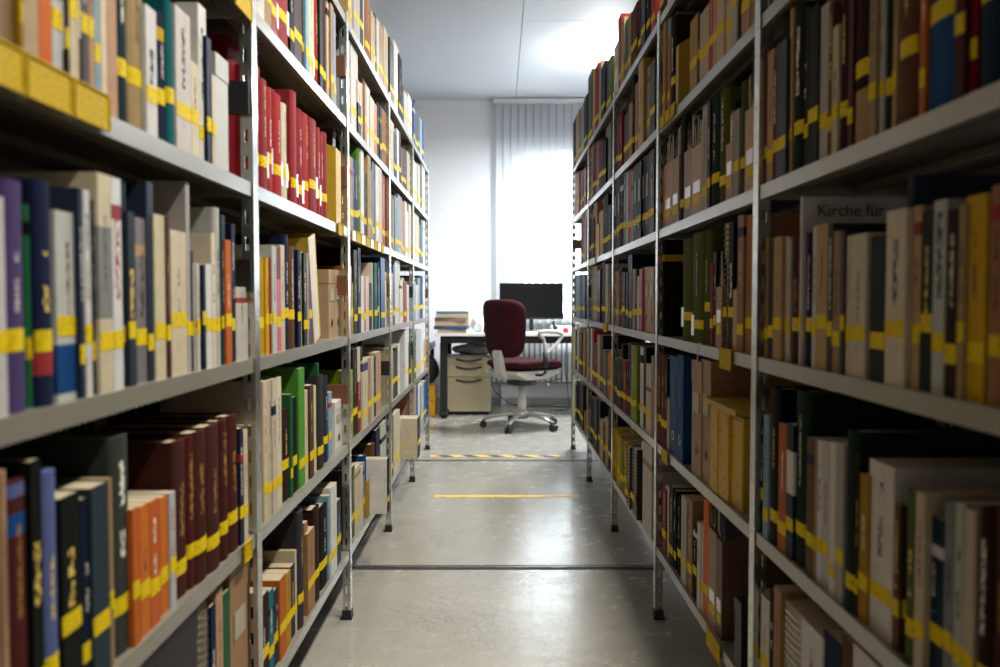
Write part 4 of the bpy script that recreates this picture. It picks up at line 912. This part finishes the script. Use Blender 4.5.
# things on the desk
def stack(name, x, y, specs, base, label_fmt):
    z = base
    for i, (w, d, h, rgb, rz, nm) in enumerate(specs):
        m = MB(); m.box(-w / 2, w / 2, -d / 2, d / 2, 0, h)
        r = link(name, m.mesh(name, colmat(rgb, f'stack{i}')), None, (x, y, z), rz); 
        if i % 2 == 0: m = MB(); m.box(-w / 2 + 0.004, w / 2 - 0.008, -d / 2 - 0.0015, -d / 2 + 0.004, h * 0.3, h * 0.62); part('pages', m, M_PAGES, r)
        tag(r, label_fmt.format(nm), 'folder', 'folders stacked on the desk'); z += h + 0.0004
stack('paper_folder', -0.39, 7.22, [(0.24, 0.3, 0.030, (176, 140, 96), 0.05, 'tan, lowest'), (0.27, 0.31, 0.028, (54, 86, 128), -0.06, 'blue'), (0.28, 0.3, 0.035, (196, 176, 150), 0.04, 'beige'),
      (0.26, 0.3, 0.034, (176, 132, 104), -0.05, 'brown'), (0.27, 0.31, 0.030, (206, 196, 180), 0.06, 'pale'), (0.26, 0.3, 0.020, (96, 116, 112), 0.1, 'grey-green, topmost')], DZ + 0.0002, '{} folder in the stack of papers on the left of the desk')
pb = blob('plastic_bag', simple('white_plastic_film', (226, 228, 232), 0.2, 0, 0.03, 10), (0.055, 0.06, 0.068), 21, (-0.165, 7.24, DZ + 0.0002), 2.0, 0.4, 28, 16)
tag(pb, 'crumpled white plastic bag on the desk beside the folder stack', 'bag')
m = MB(); m.lathe([(0.026, 0), (0.032, 0.05), (0.034, 0.085), (0.031, 0.086), (0.028, 0.01)], 16); r = link('paper_cup', m.mesh('paper_cup', colmat((206, 168, 132), 'cup')), None, (-0.055, 7.30, DZ + 0.0002)); tag(r, 'tan paper cup on the desk behind the chair back', 'cup')
m = MB(); m.lathe([(0.022, 0.0), (0.022, 0.05), (0.018, 0.054)], 14); r = link('red_tin', m.mesh('red_tin', colmat((150, 26, 34), 'tin')), None, (-0.10, 7.13, DZ + 0.0002)); tag(r, 'small dark red tin at the desk front next to the chair', 'tin')
m = MB(); m.lathe([(0.0225, 0), (0.0225, 0.008)], 14); part('lid', m, M_POST, r, (0, 0, 0.054))

mon = bpy.data.objects.new('monitor', None); COL.objects.link(mon); MY = 7.55; mx_ = wx(531.5, MY); mon.location = (mx_, MY, DZ + 0.0002)
tag(mon, 'black flat widescreen monitor on a slim stand on the desk', 'monitor')
mw = 64 * MY / FPX / 2; mz0, mz1 = height_at(319.5, mx_, MY) - DZ, height_at(283, mx_, MY) - DZ
m = MB(); m.box(-mw, mw, 0, 0.028, mz0, mz1); part('casing', m, M_BLACKP, mon, bevel=0.004)
m = MB(); m.box(-mw + 0.008, mw - 0.008, -0.001, 0.0, mz0 + 0.016, mz1 - 0.008); part('screen', m, simple('dark_screen', (10, 10, 11), 0.35, Specular_IOR_Level=0.2), mon)
m = MB(); m.box(-0.018, 0.018, 0.03, 0.045, 0.008, (mz0 + mz1) / 2); m2 = part('stand_neck', m, M_BLACKP, mon)
m = MB(); m.box(-0.12, 0.12, -0.07, 0.11, 0, 0.009); part('stand_base', m, M_BLACKP, mon, bevel=0.003)
m = MB(); m.box(-0.05, 0.05, 0.027, 0.034, (mz0 + mz1) / 2 - 0.05, (mz0 + mz1) / 2 + 0.05); part('mount_plate', m, M_BLACKP, mon)
kb = bpy.data.objects.new('desk_phone', None); COL.objects.link(kb); kb.location = (wx(562, 7.3), 7.3, DZ + 0.0002); tag(kb, 'pale desk telephone with dark handset at the right of the desk', 'telephone')
m = MB(); m.prism([(-0.09, 0), (0.09, 0), (0.09, 0.055), (-0.09, 0.02)], 0, -0.09, 0.09); part('body', m, simple('pale_phone', (202, 204, 206), 0.4), kb, bevel=0.004)
m = MB(); m.tube([(-0.06, -0.07, 0.035), (-0.065, -0.05, 0.052), (-0.06, 0.05, 0.084), (-0.06, 0.075, 0.078)], [0.02, 0.014, 0.014, 0.02], 10); part('handset', m, M_BLACKP, kb)
rg = blob('red_cloth', simple('red_fabric', (204, 40, 40), 0.7), (0.026, 0.03, 0.022), 5, (wx(566, 7.08), 7.10, DZ + 0.0002), 2.4, 0.15); tag(rg, 'small red cloth at the right front corner of the desk', 'cloth')
m = MB(); m.tube([(-0.02, -0.02, 0.01), (-0.02, -0.045, 0.004), (-0.02, -0.055, -0.03)], [0.016, 0.014, 0.008], 8); part('hanging_end', m, simple('red_fabric_end', (204, 40, 40), 0.7), rg)
# cables below the desk
M_CAB = simple('dark_cable', (46, 46, 48), 0.5)
for i, (pts, lb) in enumerate((
    ([(0.05, 7.75, DZ - 0.03), (0.06, 7.8, 0.45), (0.12, 7.82, 0.30), (0.35, 7.85, 0.22), (0.6, 7.84, 0.27)], 'dark cable sagging under the desk in front of the radiator'),
    ([(0.62, 7.6, DZ - 0.03), (0.60, 7.62, 0.4), (0.63, 7.62, 0.15), (0.62, 7.6, 0.006), (0.45, 7.55, 0.006)], 'dark cable dropping straight to the floor at the right under the desk'),
    ([(-0.1, 7.70, 0.30), (0.0, 7.8, 0.12), (0.2, 7.85, 0.006), (0.55, 7.82, 0.006), (0.7, 7.75, 0.006)], 'dark cable lying on the floor along the wall under the desk'))):
    P = [Vector(p) for p in pts]; sm = []
    for a in range(len(P) - 1):
        p0, p1, p2, p3 = P[max(a - 1, 0)], P[a], P[a + 1], P[min(a + 2, len(P) - 1)]
        for q in range(6):
            t = q / 6; sm.append(0.5 * ((2 * p1) + (p2 - p0) * t + (2 * p0 - 5 * p1 + 4 * p2 - p3) * t * t + (3 * p1 - p0 - 3 * p2 + p3) * t ** 3))
    sm.append(P[-1])
    for v in sm: v.z = max(v.z, 0.0045)
    m = MB(); m.tube(sm, 0.004, 6); tag(link('cable', m.mesh('cable', M_CAB)), lb, 'cable')

# ------------------------------------------------------------------ swivel chair
M_UPH = simple('maroon_upholstery', (48, 8, 15), 0.85, 0, 0.12, 40, 0.4, 500)
M_UPH.node_tree.nodes['Principled BSDF'].inputs['Specular IOR Level'].default_value = 0.15
M_CHG = simple('chair_grey_plastic', (172, 170, 164), 0.45); M_ALU = simple('polished_aluminium', (186, 184, 178), 0.3, 0.7)
chair = bpy.data.objects.new('swivel_chair', None); COL.objects.link(chair)
chair.location = (0.185, 6.56, 0); chair.rotation_euler = (0, 0, math.radians(-48))     # local +y is where a sitter would look
tag(chair, 'maroon upholstered swivel chair with grey star base turned away from the camera', 'chair')
def cushion(w, d, h, n=3.2, bend=None, nu=36, nv=14):
    m = MB(); rows = []
    def sp(v, e): return math.copysign(abs(v) ** (2 / e), v)
    for i in range(nv + 1):
        th = -math.pi / 2 + math.pi * i / nv; row = []
        for j in range(nu):
            f = 2 * math.pi * j / nu
            p = Vector((w / 2 * sp(math.cos(th), 5) * sp(math.cos(f), n + 1), d / 2 * sp(math.cos(th), 5) * sp(math.sin(f), n + 1), h / 2 * sp(math.sin(th), 2.2)))
            row.append(bend(p) if bend else p)
        rows.append(row)
    m.grid(rows, closed_u=True); return m
def seat_bend(p): return Vector((p.x, p.y, p.z - 0.035 * max(0, (p.y - 0.12) / 0.13) ** 2 + 0.02 * (abs(p.x) / 0.24) ** 2))
part('seat', cushion(0.49, 0.50, 0.075, 3.0, seat_bend), M_UPH, chair, (0, 0.03, 0.492))
def back_bend(p):
    # cushion is built flat (x wide, y tall, z thick) and stood up; wider at the top, curved round the sitter
    k = 1 + 0.10 * (p.y / 0.22); x = p.x * k; y = -p.z + 0.06 * (x / 0.22) ** 2 - 0.05 * (p.y / 0.22) ** 1 * 0.4 ; return Vector((x, y, p.y))
part('backrest', cushion(0.44, 0.44, 0.085, 3.4, back_bend), M_UPH, chair, (0, -0.235, 0.775))
m = MB(); m.prism([(-0.275, 0.60), (-0.245, 0.62), (-0.20, 0.44), (0.02, 0.40), (0.02, 0.375), (-0.21, 0.39), (-0.245, 0.43)], 0, -0.045, 0.045); part('back_bracket', m, M_CHG, chair, bevel=0.008)
m = MB(); m.prism([(-0.20, 0.455), (0.24, 0.455), (0.25, 0.44), (0.10, 0.385), (-0.12, 0.385), (-0.22, 0.43)], 0, -0.19, 0.19); part('seat_shell', m, M_CHG, chair, bevel=0.015)
m = MB(); m.box(-0.07, 0.07, -0.10, 0.10, 0.335, 0.386); part('tilt_mechanism', m, M_DBLK, chair, bevel=0.01)
m = MB(); m.tube([(0.05, 0.03, 0.36), (0.2, 0.05, 0.355), (0.235, 0.055, 0.35)], [0.006, 0.006, 0.012], 8); part('lever', m, M_CHG, chair)
m = MB(); m.lathe([(0.034, 0.10), (0.034, 0.22), (0.028, 0.225), (0.026, 0.34)], 18); part('gas_column', m, M_CHG, chair)
m = MB(); m.lathe([(0.05, 0.075), (0.052, 0.12), (0.036, 0.135)], 18); part('base_hub', m, M_ALU, chair)
for k in range(5):
    a = math.radians(k * 72 + 9); c, s = math.cos(a), math.sin(a)
    m = MB(); pts = [(0.03 * c, 0.03 * s, 0.105), (0.12 * c, 0.12 * s, 0.108), (0.22 * c, 0.22 * s, 0.09), (0.30 * c, 0.30 * s, 0.066)]
    m.tube(pts, [0.026, 0.024, 0.020, 0.016], 10, flat=0.6); arm = part('base_arm', m, M_ALU, chair)
    m = MB(); x, y = 0.30 * c, 0.30 * s; px_, py_ = -s, c
    for q in (-1, 1):
        o_ = q * 0.014; m.tube([(x + px_ * (o_ - 0.009), y + py_ * (o_ - 0.009), 0.027), (x + px_ * (o_ + 0.009), y + py_ * (o_ + 0.009), 0.027)], 0.027, 14)
    m.tube([(x, y, 0.03), (x, y, 0.066)], 0.009, 8)
    cs = part('caster', m, M_BLACKP, chair)
for q in (-1, 1):
    m = MB(); x = q * 0.285
    m.tube([(q * 0.10, -0.03, 0.425), (q * 0.24, -0.03, 0.425), (x, -0.03, 0.445), (x, -0.03, 0.50)], 0.014, 8, flat=0.7); m.tube([(x, -0.03, 0.49), (x, -0.03, 0.60)], 0.019, 10); part('arm_post', m, M_DBLK, chair)
    m = MB(); m.tube([(x, -0.03, 0.55), (x, -0.03, 0.63), (x, -0.05, 0.70), (x, -0.10, 0.735), (x, -0.10, 0.752), (x, -0.03, 0.757), (x, 0.09, 0.750), (x, 0.15, 0.735), (x, 0.15, 0.715), (x, 0.09, 0.66), (x, 0.0, 0.60), (x, -0.03, 0.56)], [0.018, 0.016, 0.014, 0.014, 0.015, 0.016, 0.016, 0.015, 0.014, 0.013, 0.014, 0.014], 10); part('arm_rest', m, M_CHG, chair)
